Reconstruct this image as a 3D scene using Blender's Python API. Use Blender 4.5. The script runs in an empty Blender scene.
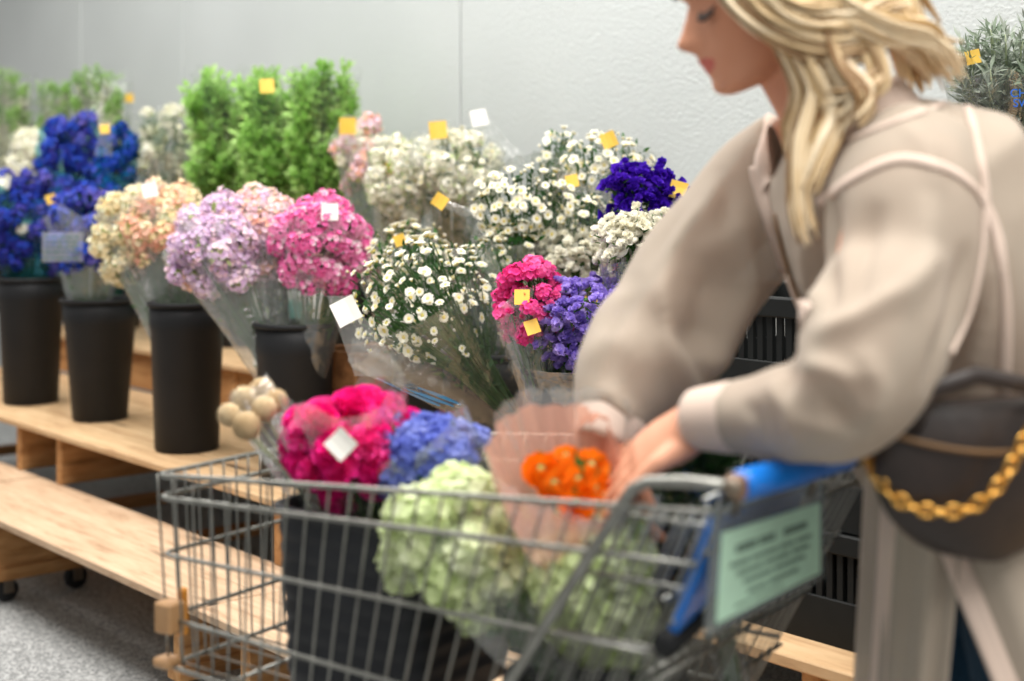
import bpy, math, random
from mathutils import Vector as V, Matrix, Quaternion, noise
from mathutils.bvhtree import BVHTree
random.seed(11)
R = random.Random(5)
F, CX, HY, E = 1422.0, 512.0, 195.0, 1.21
TH = math.radians(41.0); CT, ST = math.cos(TH), math.sin(TH); XV = CX - F*math.tan(TH)
col = bpy.context.scene.collection
sc = bpy.context.scene

# ------------------------------------------------------------------ coordinates
def P(x, y, d):                    # a point seen at (x, y), d metres in front of the camera
    return V(((x-CX)*d/F, d, E-(y-HY)*d/F))
def S(t, p, z):                    # shelf frame: t along the shelf (away to the left), p from the camera to the wall
    return V((p*CT - t*ST, p*ST + t*CT, z))
def dsh(x, p): return F*p/(CT*(x-XV))
def PS(x, y, p): return P(x, y, dsh(x, p))
def tsh(x, p): return (dsh(x, p) - p*ST)/CT
UN, PN = V((-ST, CT, 0)), V((CT, ST, 0))

# ------------------------------------------------------------------ materials
def lin(c):
    o = []
    for v in c:
        v /= 255.0
        o.append(v/12.92 if v <= .04045 else ((v+.055)/1.055)**2.4)
    return (*o, 1)
def newmat(name):
    m = bpy.data.materials.new(name); m.use_nodes = True
    n = m.node_tree; n.nodes.clear()
    out = n.nodes.new('ShaderNodeOutputMaterial')
    return m, n, out
def nd(n, t, **k):
    x = n.nodes.new(t)
    for a, b in k.items():
        if a.startswith('_'): setattr(x, a[1:], b)
        else: x.inputs[a.replace('9', ' ')].default_value = b
    return x
def ramp(n, fac, stops):
    r = n.nodes.new('ShaderNodeValToRGB'); e = r.color_ramp.elements
    while len(e) < len(stops): e.new(.5)
    for el, (p, c) in zip(e, stops): el.position = p; el.color = lin(c)
    n.links.new(fac, r.inputs[0]); return r.outputs[0]
def coords(n, scale=(1,1,1), kind='Object'):
    tc = n.nodes.new('ShaderNodeTexCoord'); mp = n.nodes.new('ShaderNodeMapping')
    mp.inputs['Scale'].default_value = scale
    n.links.new(tc.outputs[kind], mp.inputs[0]); return mp.outputs[0]
def noise_(n, vec, scale, detail=4, rough=.55):
    x = nd(n, 'ShaderNodeTexNoise', Scale=scale, Detail=detail, Roughness=rough)
    n.links.new(vec, x.inputs['Vector']); return x.outputs['Fac']
def bump(n, fac, bs, strength, dist=.01):
    b = nd(n, 'ShaderNodeBump', Strength=strength, Distance=dist)
    n.links.new(fac, b.inputs['Height']); n.links.new(b.outputs[0], bs.inputs['Normal'])
def plain(name, c, rough=.5, metal=0, spec=.5, c2=None, scale=20, bmp=0, coat=0):
    m, n, out = newmat(name)
    b = nd(n, 'ShaderNodeBsdfPrincipled', Roughness=rough, Metallic=metal)
    b.inputs['Specular IOR Level'].default_value = spec
    b.inputs['Coat Weight'].default_value = coat
    f = noise_(n, coords(n), scale)
    n.links.new(ramp(n, f, [(.3, c), (.7, c2 or tuple(min(255, v*1.06+1) for v in c))]), b.inputs['Base Color'])
    if bmp: bump(n, f, b, bmp)
    n.links.new(b.outputs[0], out.inputs[0]); return m
def petal(name, c1, c2, c3=None, trans=.25, scale=45, rough=.6):
    m, n, out = newmat(name)
    oi = n.nodes.new('ShaderNodeObjectInfo')
    f = noise_(n, coords(n), scale, 2)
    ad = nd(n, 'ShaderNodeMath', _operation='MULTIPLY_ADD'); ad.inputs[1].default_value = .45
    n.links.new(oi.outputs['Random'], ad.inputs[0])
    sb = nd(n, 'ShaderNodeMath', _operation='MULTIPLY'); sb.inputs[1].default_value = .6
    n.links.new(f, sb.inputs[0]); n.links.new(sb.outputs[0], ad.inputs[2])
    c = ramp(n, ad.outputs[0], [(.15, c1), (.5, c2), (.85, c3 or c2)])
    b = nd(n, 'ShaderNodeBsdfPrincipled', Roughness=rough); b.inputs['Specular IOR Level'].default_value = .2
    t = n.nodes.new('ShaderNodeBsdfTranslucent'); mx = nd(n, 'ShaderNodeMixShader', Fac=trans)
    n.links.new(c, b.inputs['Base Color']); n.links.new(c, t.inputs['Color'])
    n.links.new(b.outputs[0], mx.inputs[1]); n.links.new(t.outputs[0], mx.inputs[2])
    n.links.new(mx.outputs[0], out.inputs[0]); return m
def film(name, tint=(252,253,252), haze=.05, gloss=.10, rough=.12, hazec=(235,238,236), crink=.35):
    m, n, out = newmat(name)
    tr = nd(n, 'ShaderNodeBsdfTransparent', Color=lin(tint))
    gl = nd(n, 'ShaderNodeBsdfGlossy', Roughness=rough)
    df = nd(n, 'ShaderNodeBsdfDiffuse', Color=lin(hazec)); tl = nd(n, 'ShaderNodeBsdfTranslucent', Color=lin(hazec))
    hz = nd(n, 'ShaderNodeMixShader', Fac=.5); n.links.new(df.outputs[0], hz.inputs[1]); n.links.new(tl.outputs[0], hz.inputs[2])
    lw = nd(n, 'ShaderNodeLayerWeight', Blend=.25)
    f = noise_(n, coords(n), 16, 4, .6); bm = nd(n, 'ShaderNodeBump', Strength=crink, Distance=.02)
    n.links.new(f, bm.inputs['Height'])
    n.links.new(bm.outputs[0], gl.inputs['Normal']); n.links.new(bm.outputs[0], lw.inputs['Normal'])
    ma = nd(n, 'ShaderNodeMath', _operation='MULTIPLY_ADD'); ma.inputs[1].default_value = .45; ma.inputs[2].default_value = gloss*.5
    n.links.new(lw.outputs['Facing'], ma.inputs[0])
    pw = nd(n, 'ShaderNodeMath', _operation='MULTIPLY'); pw.inputs[1].default_value = gloss*3.2
    n.links.new(ma.outputs[0], pw.inputs[0])
    m1 = nd(n, 'ShaderNodeMixShader', Fac=haze); n.links.new(tr.outputs[0], m1.inputs[1]); n.links.new(hz.outputs[0], m1.inputs[2])
    m2 = n.nodes.new('ShaderNodeMixShader'); n.links.new(pw.outputs[0], m2.inputs[0])
    n.links.new(m1.outputs[0], m2.inputs[1]); n.links.new(gl.outputs[0], m2.inputs[2])
    n.links.new(m2.outputs[0], out.inputs[0]); return m
def wood(name, a, b, c, knots=True):
    m, n, out = newmat(name)
    bs = nd(n, 'ShaderNodeBsdfPrincipled', Roughness=.72); bs.inputs['Specular IOR Level'].default_value = .25
    oi = n.nodes.new('ShaderNodeObjectInfo')
    tc = n.nodes.new('ShaderNodeTexCoord'); mp = n.nodes.new('ShaderNodeMapping'); mp.inputs['Scale'].default_value = (1.3, 9, 9)
    ad = nd(n, 'ShaderNodeVectorMath', _operation='ADD')
    sc_ = nd(n, 'ShaderNodeVectorMath', _operation='SCALE'); sc_.inputs[0].default_value = (7, 13, 5)
    n.links.new(oi.outputs['Random'], sc_.inputs['Scale'])
    n.links.new(tc.outputs['Object'], ad.inputs[0]); n.links.new(sc_.outputs[0], ad.inputs[1]); n.links.new(ad.outputs[0], mp.inputs[0])
    f = noise_(n, mp.outputs[0], 4.5, 8, .65)
    g = noise_(n, mp.outputs[0], 1.3, 3, .5)
    base = ramp(n, f, [(.25, c), (.45, b), (.7, a)])
    vo = nd(n, 'ShaderNodeTexVoronoi', Scale=.8); n.links.new(mp.outputs[0], vo.inputs['Vector'])
    kr = n.nodes.new('ShaderNodeValToRGB'); kr.color_ramp.elements[0].position = .05; kr.color_ramp.elements[1].position = .13
    n.links.new(vo.outputs['Distance'], kr.inputs[0])
    mx = nd(n, 'ShaderNodeMix', _data_type='RGBA')
    n.links.new(kr.outputs[0], mx.inputs[0]); mx.inputs[6].default_value = lin(tuple(v*.55 for v in c)); n.links.new(base, mx.inputs[7])
    m3 = nd(n, 'ShaderNodeMix', _data_type='RGBA', _blend_type='MULTIPLY'); m3.inputs[0].default_value = .35
    n.links.new(mx.outputs[2] if knots else base, m3.inputs[6]); n.links.new(ramp(n, g, [(.3, (190,170,150)), (.65, (255,255,255))]), m3.inputs[7])
    n.links.new(m3.outputs[2], bs.inputs['Base Color']); bump(n, f, bs, .25, .004)
    n.links.new(bs.outputs[0], out.inputs[0]); return m

M = {}
M['deck'] = wood('pine_boards', (216,186,146), (200,166,126), (162,126,90))
M['step'] = wood('worn_pine_boards', (216,190,160), (200,170,140), (160,128,98))
M['dwood'] = wood('rough_pine', (200,156,106), (172,126,80), (128,88,52))
M['brown'] = wood('brown_wood', (150,104,66), (122,82,50), (92,60,36), False)
M['black'] = plain('black_plastic', (26,27,29), .55, c2=(32,33,35), scale=6, spec=.25)
M['crate'] = plain('black_crate_plastic', (20,22,22), .6, c2=(25,27,27), spec=.2)
M['cartbin'] = plain('charcoal_bin_plastic', (34,36,40), .5, c2=(42,44,48), spec=.3)
M['rubber'] = plain('rubber', (22,22,23), .8)
M['steel'] = plain('zinc_plated_wire', (134,134,128), .38, 1.0, c2=(158,158,152), scale=30)
M['dsteel'] = plain('worn_steel', (120,116,108), .42, .9, c2=(140,126,110), scale=30)
M['blue'] = plain('blue_plastic', (8,108,200), .3, c2=(14,118,212))
M['tan'] = plain('brown_bumper_plastic', (186,146,104), .5, c2=(170,128,84), scale=12)
M['orange'] = plain('orange_plastic', (206,138,52), .45)
M['paperg'] = plain('pale_green_card', (168,203,180), .7)
M['ink'] = plain('dark_ink', (92,116,104), .7)
M['white'] = plain('white_card', (240,238,232), .6)
M['yellow'] = plain('yellow_sticker', (244,196,74), .55, c2=(248,206,96))
M['inkb'] = plain('blue_print', (10,92,190), .5)
M['cyan'] = plain('cyan_print', (20,140,215), .4)
M['teal'] = plain('teal_print', (60,160,150), .6)
M['leaf'] = petal('leaf_green', (38,84,36), (62,112,50), (96,140,66), .2)
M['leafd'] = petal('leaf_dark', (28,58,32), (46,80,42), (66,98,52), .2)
M['leafl'] = petal('leaf_light', (136,188,84), (170,212,118), (200,228,156), .3)
M['leaflo'] = petal('leaf_olive', (152,188,96), (184,212,126), (212,226,166), .3)
M['leafg'] = petal('leaf_grey_green', (104,122,100), (142,154,136), (186,192,184), .25)
M['stem'] = petal('stem_green', (48,80,38), (64,98,48), (86,118,62), .05)
M['stemp'] = petal('stem_pale', (130,146,110), (160,172,138), (182,190,160), .05)
M['centre'] = petal('daisy_centre', (226,206,120), (236,216,130), (206,196,104), 0)
M['wpet'] = petal('white_petal', (238,234,214), (247,244,230), (250,248,238), .3)
M['wgreen'] = petal('greenish_white_petal', (206,212,176), (232,232,208), (240,238,222), .3)
M['cream'] = petal('cream_petal', (246,226,176), (250,236,200), (250,244,222), .35)
M['peach'] = petal('peach_petal', (246,188,164), (250,206,184), (250,228,208), .35)
M['lilac'] = petal('lilac_petal', (220,192,226), (232,208,236), (243,228,243), .35)
M['ppink'] = petal('pale_pink_petal', (244,206,220), (246,220,230), (249,236,236), .35)
M['hpink'] = petal('pink_petal', (240,104,176), (246,136,196), (250,174,216), .35)
M['bluep'] = petal('blue_petal', (20,54,160), (50,84,196), (120,124,212), .25)
M['bluev'] = petal('violet_blue_petal', (26,38,126), (62,62,168), (128,116,196), .25)
M['tealp'] = petal('teal_petal', (10,60,130), (14,84,160), (30,130,180), .25)
M['violet'] = petal('violet_petal', (52,14,150), (72,24,176), (96,44,198), .25)
M['laven'] = petal('lavender_petal', (150,126,214), (172,150,228), (196,176,238), .35)
M['fuch'] = petal('fuchsia_petal', (232,40,138), (242,84,164), (248,140,194), .3)
M['magenta'] = petal('magenta_petal', (244,10,134), (252,44,156), (253,100,184), .3)
M['hydb'] = petal('periwinkle_petal', (92,108,200), (122,138,216), (160,170,230), .3)
M['vib'] = petal('lime_petal', (206,224,160), (228,239,190), (243,247,222), .3)
M['oran'] = petal('orange_petal', (250,128,10), (255,150,22), (255,172,54), .3)
M['beige'] = petal('beige_tuft', (196,168,128), (216,192,152), (232,214,180), .2)
M['film'] = film('clear_film', haze=.09, gloss=.28, crink=.7)
M['filmh'] = film('hazy_film', haze=.17, gloss=.28, crink=.8)
M['films'] = film('soft_film', haze=.035, gloss=.10, crink=.6)
M['filmt'] = film('teal_tinted_film', (170,224,240), .10, .10, hazec=(90,190,220))
M['filmw'] = film('frosted_film', haze=.34, gloss=.10, rough=.3)
M['filmd'] = film('crisp_film', haze=.05, gloss=.2, rough=.08, crink=.6)
M['peachp'] = film('coral_fleece_paper', (252,226,212), .58, .05, .5, (240,190,172), .2)
M['acryl'] = film('clear_acrylic', (226,230,230), .18, .12, .1, (200,205,205), 0)
M['skin'] = plain('skin', (212,148,116), .5, c2=(222,162,132), scale=9, spec=.3)
M['lip'] = plain('lip_skin', (200,104,92), .45)
M['lash'] = plain('dark_hair', (62,42,32), .7)
M['denim'] = plain('denim', (30,66,92), .85, c2=(38,78,106), scale=60)
M['top'] = plain('pale_knit', (214,204,192), .8)
M['leather'] = plain('dark_brown_leather', (34,25,21), .45, c2=(44,33,28), scale=40, bmp=.15)
M['edge'] = plain('tan_leather_piping', (112,82,48), .5)
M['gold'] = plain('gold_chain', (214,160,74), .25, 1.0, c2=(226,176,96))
M['card'] = plain('print_card', (228,232,226), .55)

def fabric(name, c1, c2, tr, sheer):
    m, n, out = newmat(name); m2 = nd(n, 'ShaderNodeMixShader', Fac=sheer)
    b = nd(n, 'ShaderNodeBsdfPrincipled', Roughness=.75); b.inputs['Specular IOR Level'].default_value = .2
    b.inputs['Sheen Weight'].default_value = .15
    f = noise_(n, coords(n), 5, 3)
    c = ramp(n, f, [(.3, c1), (.7, c2)])
    w = noise_(n, coords(n, (1, 1, 1)), 700, 1); bump(n, w, b, .08, .002)
    t = n.nodes.new('ShaderNodeBsdfTranslucent'); mx = nd(n, 'ShaderNodeMixShader', Fac=tr)
    n.links.new(c, b.inputs['Base Color']); n.links.new(c, t.inputs['Color'])
    n.links.new(b.outputs[0], mx.inputs[1]); n.links.new(t.outputs[0], mx.inputs[2]); n.links.new(mx.outputs[0], m2.inputs[1]); n.links.new(nd(n, 'ShaderNodeBsdfTransparent').outputs[0], m2.inputs[2]); n.links.new(m2.outputs[0], out.inputs[0]); return m
M['shirt'] = fabric('sheer_taupe_cloth', (180,166,150), (190,177,161), .12, .16)
M['band'] = fabric('doubled_taupe_cloth', (216,194,178), (222,202,188), .12, .0)

def hairmat(name, a, b, c):
    m, n, out = newmat(name)
    bs = nd(n, 'ShaderNodeBsdfPrincipled', Roughness=.42); bs.inputs['Specular IOR Level'].default_value = .45
    at = n.nodes.new('ShaderNodeAttribute'); at.attribute_name = 'strand'
    f = noise_(n, coords(n), 30, 3)
    ad = nd(n, 'ShaderNodeMath', _operation='MULTIPLY_ADD'); ad.inputs[1].default_value = .35
    n.links.new(f, ad.inputs[0]); n.links.new(at.outputs['Fac'], ad.inputs[2])
    n.links.new(ramp(n, ad.outputs[0], [(.15, a), (.55, b), (1.0, c)]), bs.inputs['Base Color'])
    n.links.new(bs.outputs[0], out.inputs[0]); return m
M['hair'] = hairmat('blonde_hair', (138,104,66), (216,188,142), (240,222,190))

# ------------------------------------------------------------------ mesh builder
class MB:
    def __init__(s): s.v = []; s.f = []; s.m = []; s.smooth = True; s.att = []
    def add(s, vs, fs, mi=0):
        o = len(s.v); s.v += [tuple(x) for x in vs]
        for f in fs: s.f.append(tuple(i+o for i in f)); s.m.append(mi)
        return o
    def box(s, c, ax, size, mi=0):      # ax: three unit vectors
        a, b, d = [ax[i]*size[i]/2 for i in range(3)]; c = V(c)
        vs = [c+a*i+b*j+d*k for i in (-1,1) for j in (-1,1) for k in (-1,1)]
        s.add(vs, [(0,1,3,2),(4,6,7,5),(0,4,5,1),(2,3,7,6),(0,2,6,4),(1,5,7,3)], mi)
    def bevbox(s, c, ax, size, bev, mi=0):
        c = V(c); h = [size[i]/2 for i in range(3)]; vs = []; idx = {}
        for i in (-1,1):
            for j in (-1,1):
                for k in (-1,1):
                    for w in range(3):
                        q = [i*(h[0]-bev), j*(h[1]-bev), k*(h[2]-bev)]; q[w] = (i,j,k)[w]*h[w]
                        idx[(i,j,k,w)] = len(vs); vs.append(c+ax[0]*q[0]+ax[1]*q[1]+ax[2]*q[2])
        fs = []
        for w in range(3):
            u, v_ = (w+1)%3, (w+2)%3
            for sg in (-1,1):
                q = []
                for a, b in ((-1,-1),(1,-1),(1,1),(-1,1)):
                    k = [0,0,0]; k[w] = sg; k[u] = a; k[v_] = b; q.append(idx[(*k, w)])
                fs.append(tuple(q) if sg > 0 else tuple(q[::-1]))
            for a in (-1,1):
                for b in (-1,1):
                    k1 = [0,0,0]; k1[w] = -1; k1[u] = a; k1[v_] = b; k2 = list(k1); k2[w] = 1
                    fs.append((idx[(*k1,u)], idx[(*k2,u)], idx[(*k2,v_)], idx[(*k1,v_)]))
        for i in (-1,1):
            for j in (-1,1):
                for k in (-1,1): fs.append(tuple(idx[(i,j,k,w)] for w in range(3)))
        s.add(vs, fs, mi)
    def tube(s, pts, rad, n=8, mi=0, cap=True, closed=False, flat=1.0, att=None, up=None):
        pts = [V(p) for p in pts]; k = len(pts)
        if not hasattr(rad, '__len__'): rad = [rad]*k
        prev = None; vs = []
        for i, p in enumerate(pts):
            if closed: t = pts[(i+1)%k]-pts[i-1]
            else: t = pts[min(i+1, k-1)]-pts[max(i-1, 0)]
            t = t.normalized() if t.length > 1e-9 else V((0,0,1))
            if prev is None:
                a = up or (V((0,0,1)) if abs(t.z) < .9 else V((1,0,0)))
                x = (a - t*a.dot(t)).normalized()
            else:
                x = prev - t*prev.dot(t); x = x.normalized() if x.length > 1e-6 else V((1,0,0))
            prev = x; y = t.cross(x)
            for j in range(n):
                g = 2*math.pi*j/n
                vs.append(p + x*(rad[i]*math.cos(g)) + y*(rad[i]*flat*math.sin(g)))
        fs = []
        for i in range(k if closed else k-1):
            i2 = (i+1) % k
            for j in range(n): fs.append((i*n+j, i*n+(j+1)%n, i2*n+(j+1)%n, i2*n+j))
        if cap and not closed: fs.append(tuple(range(n))[::-1]); fs.append(tuple((k-1)*n+j for j in range(n)))
        s.add(vs, fs, mi)
        if att is not None: s.att += [att]*len(vs)
    def loft(s, rings, n=32, mi=0, cap=True, fn=None):   # rings: (centre, xaxis*rx, yaxis*ry)
        vs = []
        for i, (c, x, y) in enumerate(rings):
            for j in range(n):
                g = 2*math.pi*j/n; k = 1.0
                if fn: k = fn(i/(len(rings)-1), g)
                vs.append(V(c) + x*(math.cos(g)*k) + y*(math.sin(g)*k))
        fs = []
        for i in range(len(rings)-1):
            for j in range(n): fs.append((i*n+j, i*n+(j+1)%n, (i+1)*n+(j+1)%n, (i+1)*n+j))
        if cap: fs.append(tuple(range(n))[::-1]); fs.append(tuple((len(rings)-1)*n+j for j in range(n)))
        s.add(vs, fs, mi)
    def lathe(s, c, prof, n=40, mi=0, sx=1, sy=1):
        c = V(c); vs = []
        for r, z in prof:
            for j in range(n):
                g = 2*math.pi*j/n; vs.append(c+V((r*sx*math.cos(g), r*sy*math.sin(g), z)))
        fs = [(i*n+j, i*n+(j+1)%n, (i+1)*n+(j+1)%n, (i+1)*n+j) for i in range(len(prof)-1) for j in range(n)]
        s.add(vs, fs, mi)
    def ball(s, c, r, nu=10, nv=7, mi=0, ax=None):
        c = V(c); ax = ax or (V((1,0,0)), V((0,1,0)), V((0,0,1)))
        if not hasattr(r, '__len__'): r = (r, r, r)
        vs = [c+ax[2]*r[2]]
        for i in range(1, nv):
            a = math.pi*i/nv
            for j in range(nu):
                g = 2*math.pi*j/nu
                vs.append(c+ax[0]*(r[0]*math.sin(a)*math.cos(g))+ax[1]*(r[1]*math.sin(a)*math.sin(g))+ax[2]*(r[2]*math.cos(a)))
        vs.append(c-ax[2]*r[2]); fs = []
        for j in range(nu): fs.append((0, 1+j, 1+(j+1)%nu))
        for i in range(nv-2):
            for j in range(nu): fs.append((1+i*nu+j, 1+(i+1)*nu+j, 1+(i+1)*nu+(j+1)%nu, 1+i*nu+(j+1)%nu))
        b = 1+(nv-2)*nu
        for j in range(nu): fs.append((b+j, len(vs)-1, b+(j+1)%nu))
        s.add(vs, fs, mi)
    def sheet(s, rows, mi=0):
        k = len(rows[0]); vs = [p for r in rows for p in r]
        s.add(vs, [(i*k+j, i*k+j+1, (i+1)*k+j+1, (i+1)*k+j) for i in range(len(rows)-1) for j in range(k-1)], mi)
    def mesh(s, name, mats):
        me = bpy.data.meshes.new(name); me.from_pydata(s.v, [], s.f)
        for m in mats: me.materials.append(m)
        me.polygons.foreach_set('material_index', s.m)
        me.polygons.foreach_set('use_smooth', [s.smooth]*len(s.f))
        if s.att:
            a = me.attributes.new('strand', 'FLOAT', 'POINT'); a.data.foreach_set('value', s.att)
        me.update(); return me
    def obj(s, name, mats, parent=None, smooth=True, solid=0, bevel=0):
        if not isinstance(mats, (list, tuple)): mats = [mats]
        s.smooth = smooth
        off = V((0,0,0))
        if parent is not None: off = V(parent.matrix_world.translation if parent.parent is None else parent.location + (parent.parent.location if parent.parent else V()))
        if parent is not None:
            w = V((0,0,0)); q = parent
            while q: w += q.location; q = q.parent
            off = w
        s.v = [tuple(V(v)-off) for v in s.v]
        o = bpy.data.objects.new(name, s.mesh(name, mats)); col.objects.link(o); o.parent = parent
        if solid:
            k = o.modifiers.new('thickness', 'SOLIDIFY'); k.thickness = solid; k.offset = 0
        if bevel:
            k = o.modifiers.new('bevel', 'BEVEL'); k.width = bevel; k.segments = 2; k.limit_method = 'ANGLE'
        return o
def tag(o, label=None, cat=None, group=None, kind=None):
    for k, v in (('label', label), ('category', cat), ('group', group), ('kind', kind)):
        if v: o[k] = v
    return o
def empty(name, loc, label, cat, group=None):
    o = bpy.data.objects.new(name, None); col.objects.link(o); o.location = loc; o.empty_display_size = .05
    return tag(o, label, cat, group)
def recentre(o):                     # move a top-level mesh's origin to its base centre
    me = o.data; xs = [v.co for v in me.vertices]
    c = V((sum(v.x for v in xs)/len(xs), sum(v.y for v in xs)/len(xs), min(v.z for v in xs)))
    me.transform(Matrix.Translation(-c)); o.location = c; return o
def basis(a):
    a = a.normalized(); h = V((0,0,1)) if abs(a.z) < .95 else V((1,0,0))
    x = h.cross(a).normalized(); return x, a.cross(x)

def spline(pts, k=6):
    out = []; n = len(pts)
    for i in range(n-1):
        p0, p1, p2, p3 = pts[max(i-1,0)], pts[i], pts[i+1], pts[min(i+2,n-1)]
        for j in range(k):
            t = j/k; out.append(tuple(.5*((2*b_)+(-a_+c_)*t+(2*a_-5*b_+4*c_-d_)*t*t+(-a_+3*b_-3*c_+d_)*t**3) for a_, b_, c_, d_ in zip(p0,p1,p2,p3)))
    out.append(tuple(pts[-1])); return out
# ------------------------------------------------------------------ setting
SAX = (UN, PN, V((0,0,1)))
def wallmat():
    m, n, out = newmat('stucco_embossed_panel')
    b = nd(n, 'ShaderNodeBsdfPrincipled', Roughness=.36, Metallic=.12); b.inputs['Specular IOR Level'].default_value = .6
    vec = coords(n)
    f = noise_(n, vec, 230, 3, .6)
    vo = nd(n, 'ShaderNodeTexVoronoi', Scale=95); vo.inputs['Randomness'].default_value = .75; n.links.new(vec, vo.inputs['Vector'])
    mx = nd(n, 'ShaderNodeMath', _operation='MULTIPLY_ADD'); mx.inputs[1].default_value = .7
    n.links.new(vo.outputs['Distance'], mx.inputs[0]); n.links.new(f, mx.inputs[2])
    g = noise_(n, vec, 1.2, 2)
    n.links.new(ramp(n, g, [(.3, (184,189,188)), (.7, (194,199,198))]), b.inputs['Base Color'])
    bump(n, mx.outputs[0], b, .5, .004)
    n.links.new(b.outputs[0], out.inputs[0]); return m
M['wall'] = wallmat()
WP = 3.17
seams = [-40, 81, 183, 460]
ts = [11.5] + [tsh(x, WP) for x in seams] + [tsh(850, WP), -1.2]
mb = MB()
for a, b_ in zip(ts[:-1], ts[1:]):
    w = a-b_-.007
    mb.bevbox(S((a+b_)/2, WP+.04, 1.5), SAX, (w, .08, 3.0), .004)
o = mb.obj('wall_back', M['wall'], smooth=False); tag(o, kind='structure')
mb = MB(); mb.box(S(5, WP+.065, 1.5), SAX, (14, .02, 3.0)); tag(mb.obj('trim_1', plain('seam_filler', (158,160,158), .7), smooth=False), kind='structure')

def floormat():
    m, n, out = newmat('speckled_floor')
    b = nd(n, 'ShaderNodeBsdfPrincipled', Roughness=.5)
    vec = coords(n); f = noise_(n, vec, 130, 3, .8); vo = nd(n, 'ShaderNodeTexVoronoi', Scale=160); n.links.new(vec, vo.inputs['Vector'])
    ad = nd(n, 'ShaderNodeMath', _operation='MULTIPLY_ADD'); ad.inputs[1].default_value = .5
    sp = n.nodes.new('ShaderNodeSeparateColor'); n.links.new(vo.outputs['Color'], sp.inputs[0])
    n.links.new(sp.outputs[0], ad.inputs[0]); n.links.new(f, ad.inputs[2])
    n.links.new(ramp(n, ad.outputs[0], [(.4, (92,93,93)), (.7, (136,138,137)), (1.0, (190,191,190))]), b.inputs['Base Color'])
    n.links.new(b.outputs[0], out.inputs[0]); return m
mb = MB(); mb.add([(-9,-2,0),(7,-2,0),(7,11,0),(-9,11,0)], [(0,1,2,3)])
tag(mb.obj('floor', floormat()), kind='structure')

# ------------------------------------------------------------------ stepped pallet shelving
ZD, ZS, ZT = .44, .266, .615
PD, PSF, PSB, PT = 1.906, 1.584, 1.92, 2.53
def board(parent, name, t0, t1, p0, p1, z0, z1, m, bev=.003):
    mb = MB(); c = S((t0+t1)/2, (p0+p1)/2, (z0+z1)/2)
    # object's own axes follow the board so the grain runs along it
    long_t = abs(t1-t0) >= abs(p1-p0)
    w = V((0,0,0)); q = parent
    while q: w += q.location; q = q.parent
    sx, sy = (abs(t1-t0), abs(p1-p0)) if long_t else (abs(p1-p0), abs(t1-t0))
    mb.bevbox((0,0,0), (V((1,0,0)), V((0,1,0)), V((0,0,1))), (sx, sy, abs(z1-z0)), bev)
    o = bpy.data.objects.new(name, mb.mesh(name, [m])); col.objects.link(o); o.parent = parent
    for f in o.data.polygons: f.use_smooth = False
    o.location = c-w
    d = UN if long_t else PN
    o.rotation_euler = (0, 0, math.atan2(d.y, d.x)); return o
def unit(name, t0, t1, p0, p1, z, zb, nb, stringers, m, label, group, feet=(), front=None):
    r = empty(name, S((t0+t1)/2, (p0+p1)/2, zb), label, 'shelf', group)
    wdt = (p1-p0)/nb
    for i in range(nb):
        e = R.uniform(-.006, .006)
        board(r, 'deck_board', t0+e, t1+e, p0+i*wdt+.002, p0+(i+1)*wdt-.002, z-.022, z+R.uniform(-.002, 0), m)
    for t in stringers:
        board(r, 'stringer', t-.019, t+.019, p0+.02, p1-.01, zb, z-.022, M['dwood'])
    if front:
        board(r, 'front_board', t0, t1, p0+.03, p0+.05, front[0], front[1], M['dwood'])
    for t, p in feet:
        c = MB(); pt = S(t, p, .034)
        c.tube([pt-UN*.013, pt-UN*.011, pt+UN*.011, pt+UN*.013], [.029, .034, .034, .029], 20)
        w = c.obj('caster_wheel', M['rubber'], r)
        c = MB(); c.box(S(t, p, .073), SAX, (.05, .06, .006)); c.box(S(t+.02, p, .05), SAX, (.004, .03, .045)); c.box(S(t-.02, p, .05), SAX, (.004, .03, .045))
        c.obj('caster_fork', M['dsteel'], r, smooth=False)
    return r
low = [(6.36, 4.655, [6.2, 4.85], 'pale wooden step board at the far end beside the first joint'),
       (4.645, 2.93, [4.19, 3.05], 'low wooden step of two long boards on black casters above grey floor'),
       (2.92, 1.22, [2.74, 1.42], 'low wooden step continuing behind the wire shopping cart'),
       (1.21, -.5, [1.05, -.3], 'low wooden step behind the woman in the taupe shirt')]
for k, (a, b_, st, lb) in enumerate(low):
    r = unit('pallet_step', a, b_, PSF, PSB+.02, ZS, .075, 2, st, M['step'], lb, 'low pallet steps', [(t, p) for t in st for p in (PSF+.06, PSB-.06)])
    for t in st: board(r, 'runner', t-.03, t+.03, PSF+.01, 2.5, .066, .105, M['dwood'])
up = [(6.31, 4.635, [6.15, 4.8], 'raised pallet deck at the far end under the dark blue bunch bucket'),
      (4.625, 2.955, [4.47, 3.13], 'raised pallet deck carrying the two black buckets of blue and of cream flowers'),
      (2.945, 1.275, [2.79, 1.46], 'raised pallet deck behind the shopping cart under the daisy buckets'),
      (1.265, -.4, [1.1, -.25], 'raised pallet deck behind the woman under the black crates')]
for a, b_, st, lb in up:
    unit('pallet_deck', a, b_, PD, PT+.05, ZD, ZS, 4, st, M['deck'], lb, 'raised pallet decks')
ter = [(6.3, 4.62, [6.1, 4.8], 'top pallet tier at the far end under the blue and white bunches'),
       (4.61, 2.95, [4.44, 3.1], 'top pallet tier behind the buckets of lilac and pink flowers'),
       (2.94, 1.27, [2.8, 1.45], 'top pallet tier behind the daisy bunches'),
       (1.26, -.4, [1.1, -.2], 'top pallet tier behind the woman under the grey leafy plant')]
for a, b_, st, lb in ter:
    unit('pallet_tier', a, b_, PT, 3.14, ZT, ZD, 4, st, M['deck'], lb, 'top pallet tiers', front=(ZD+.01, ZT-.03))

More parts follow.
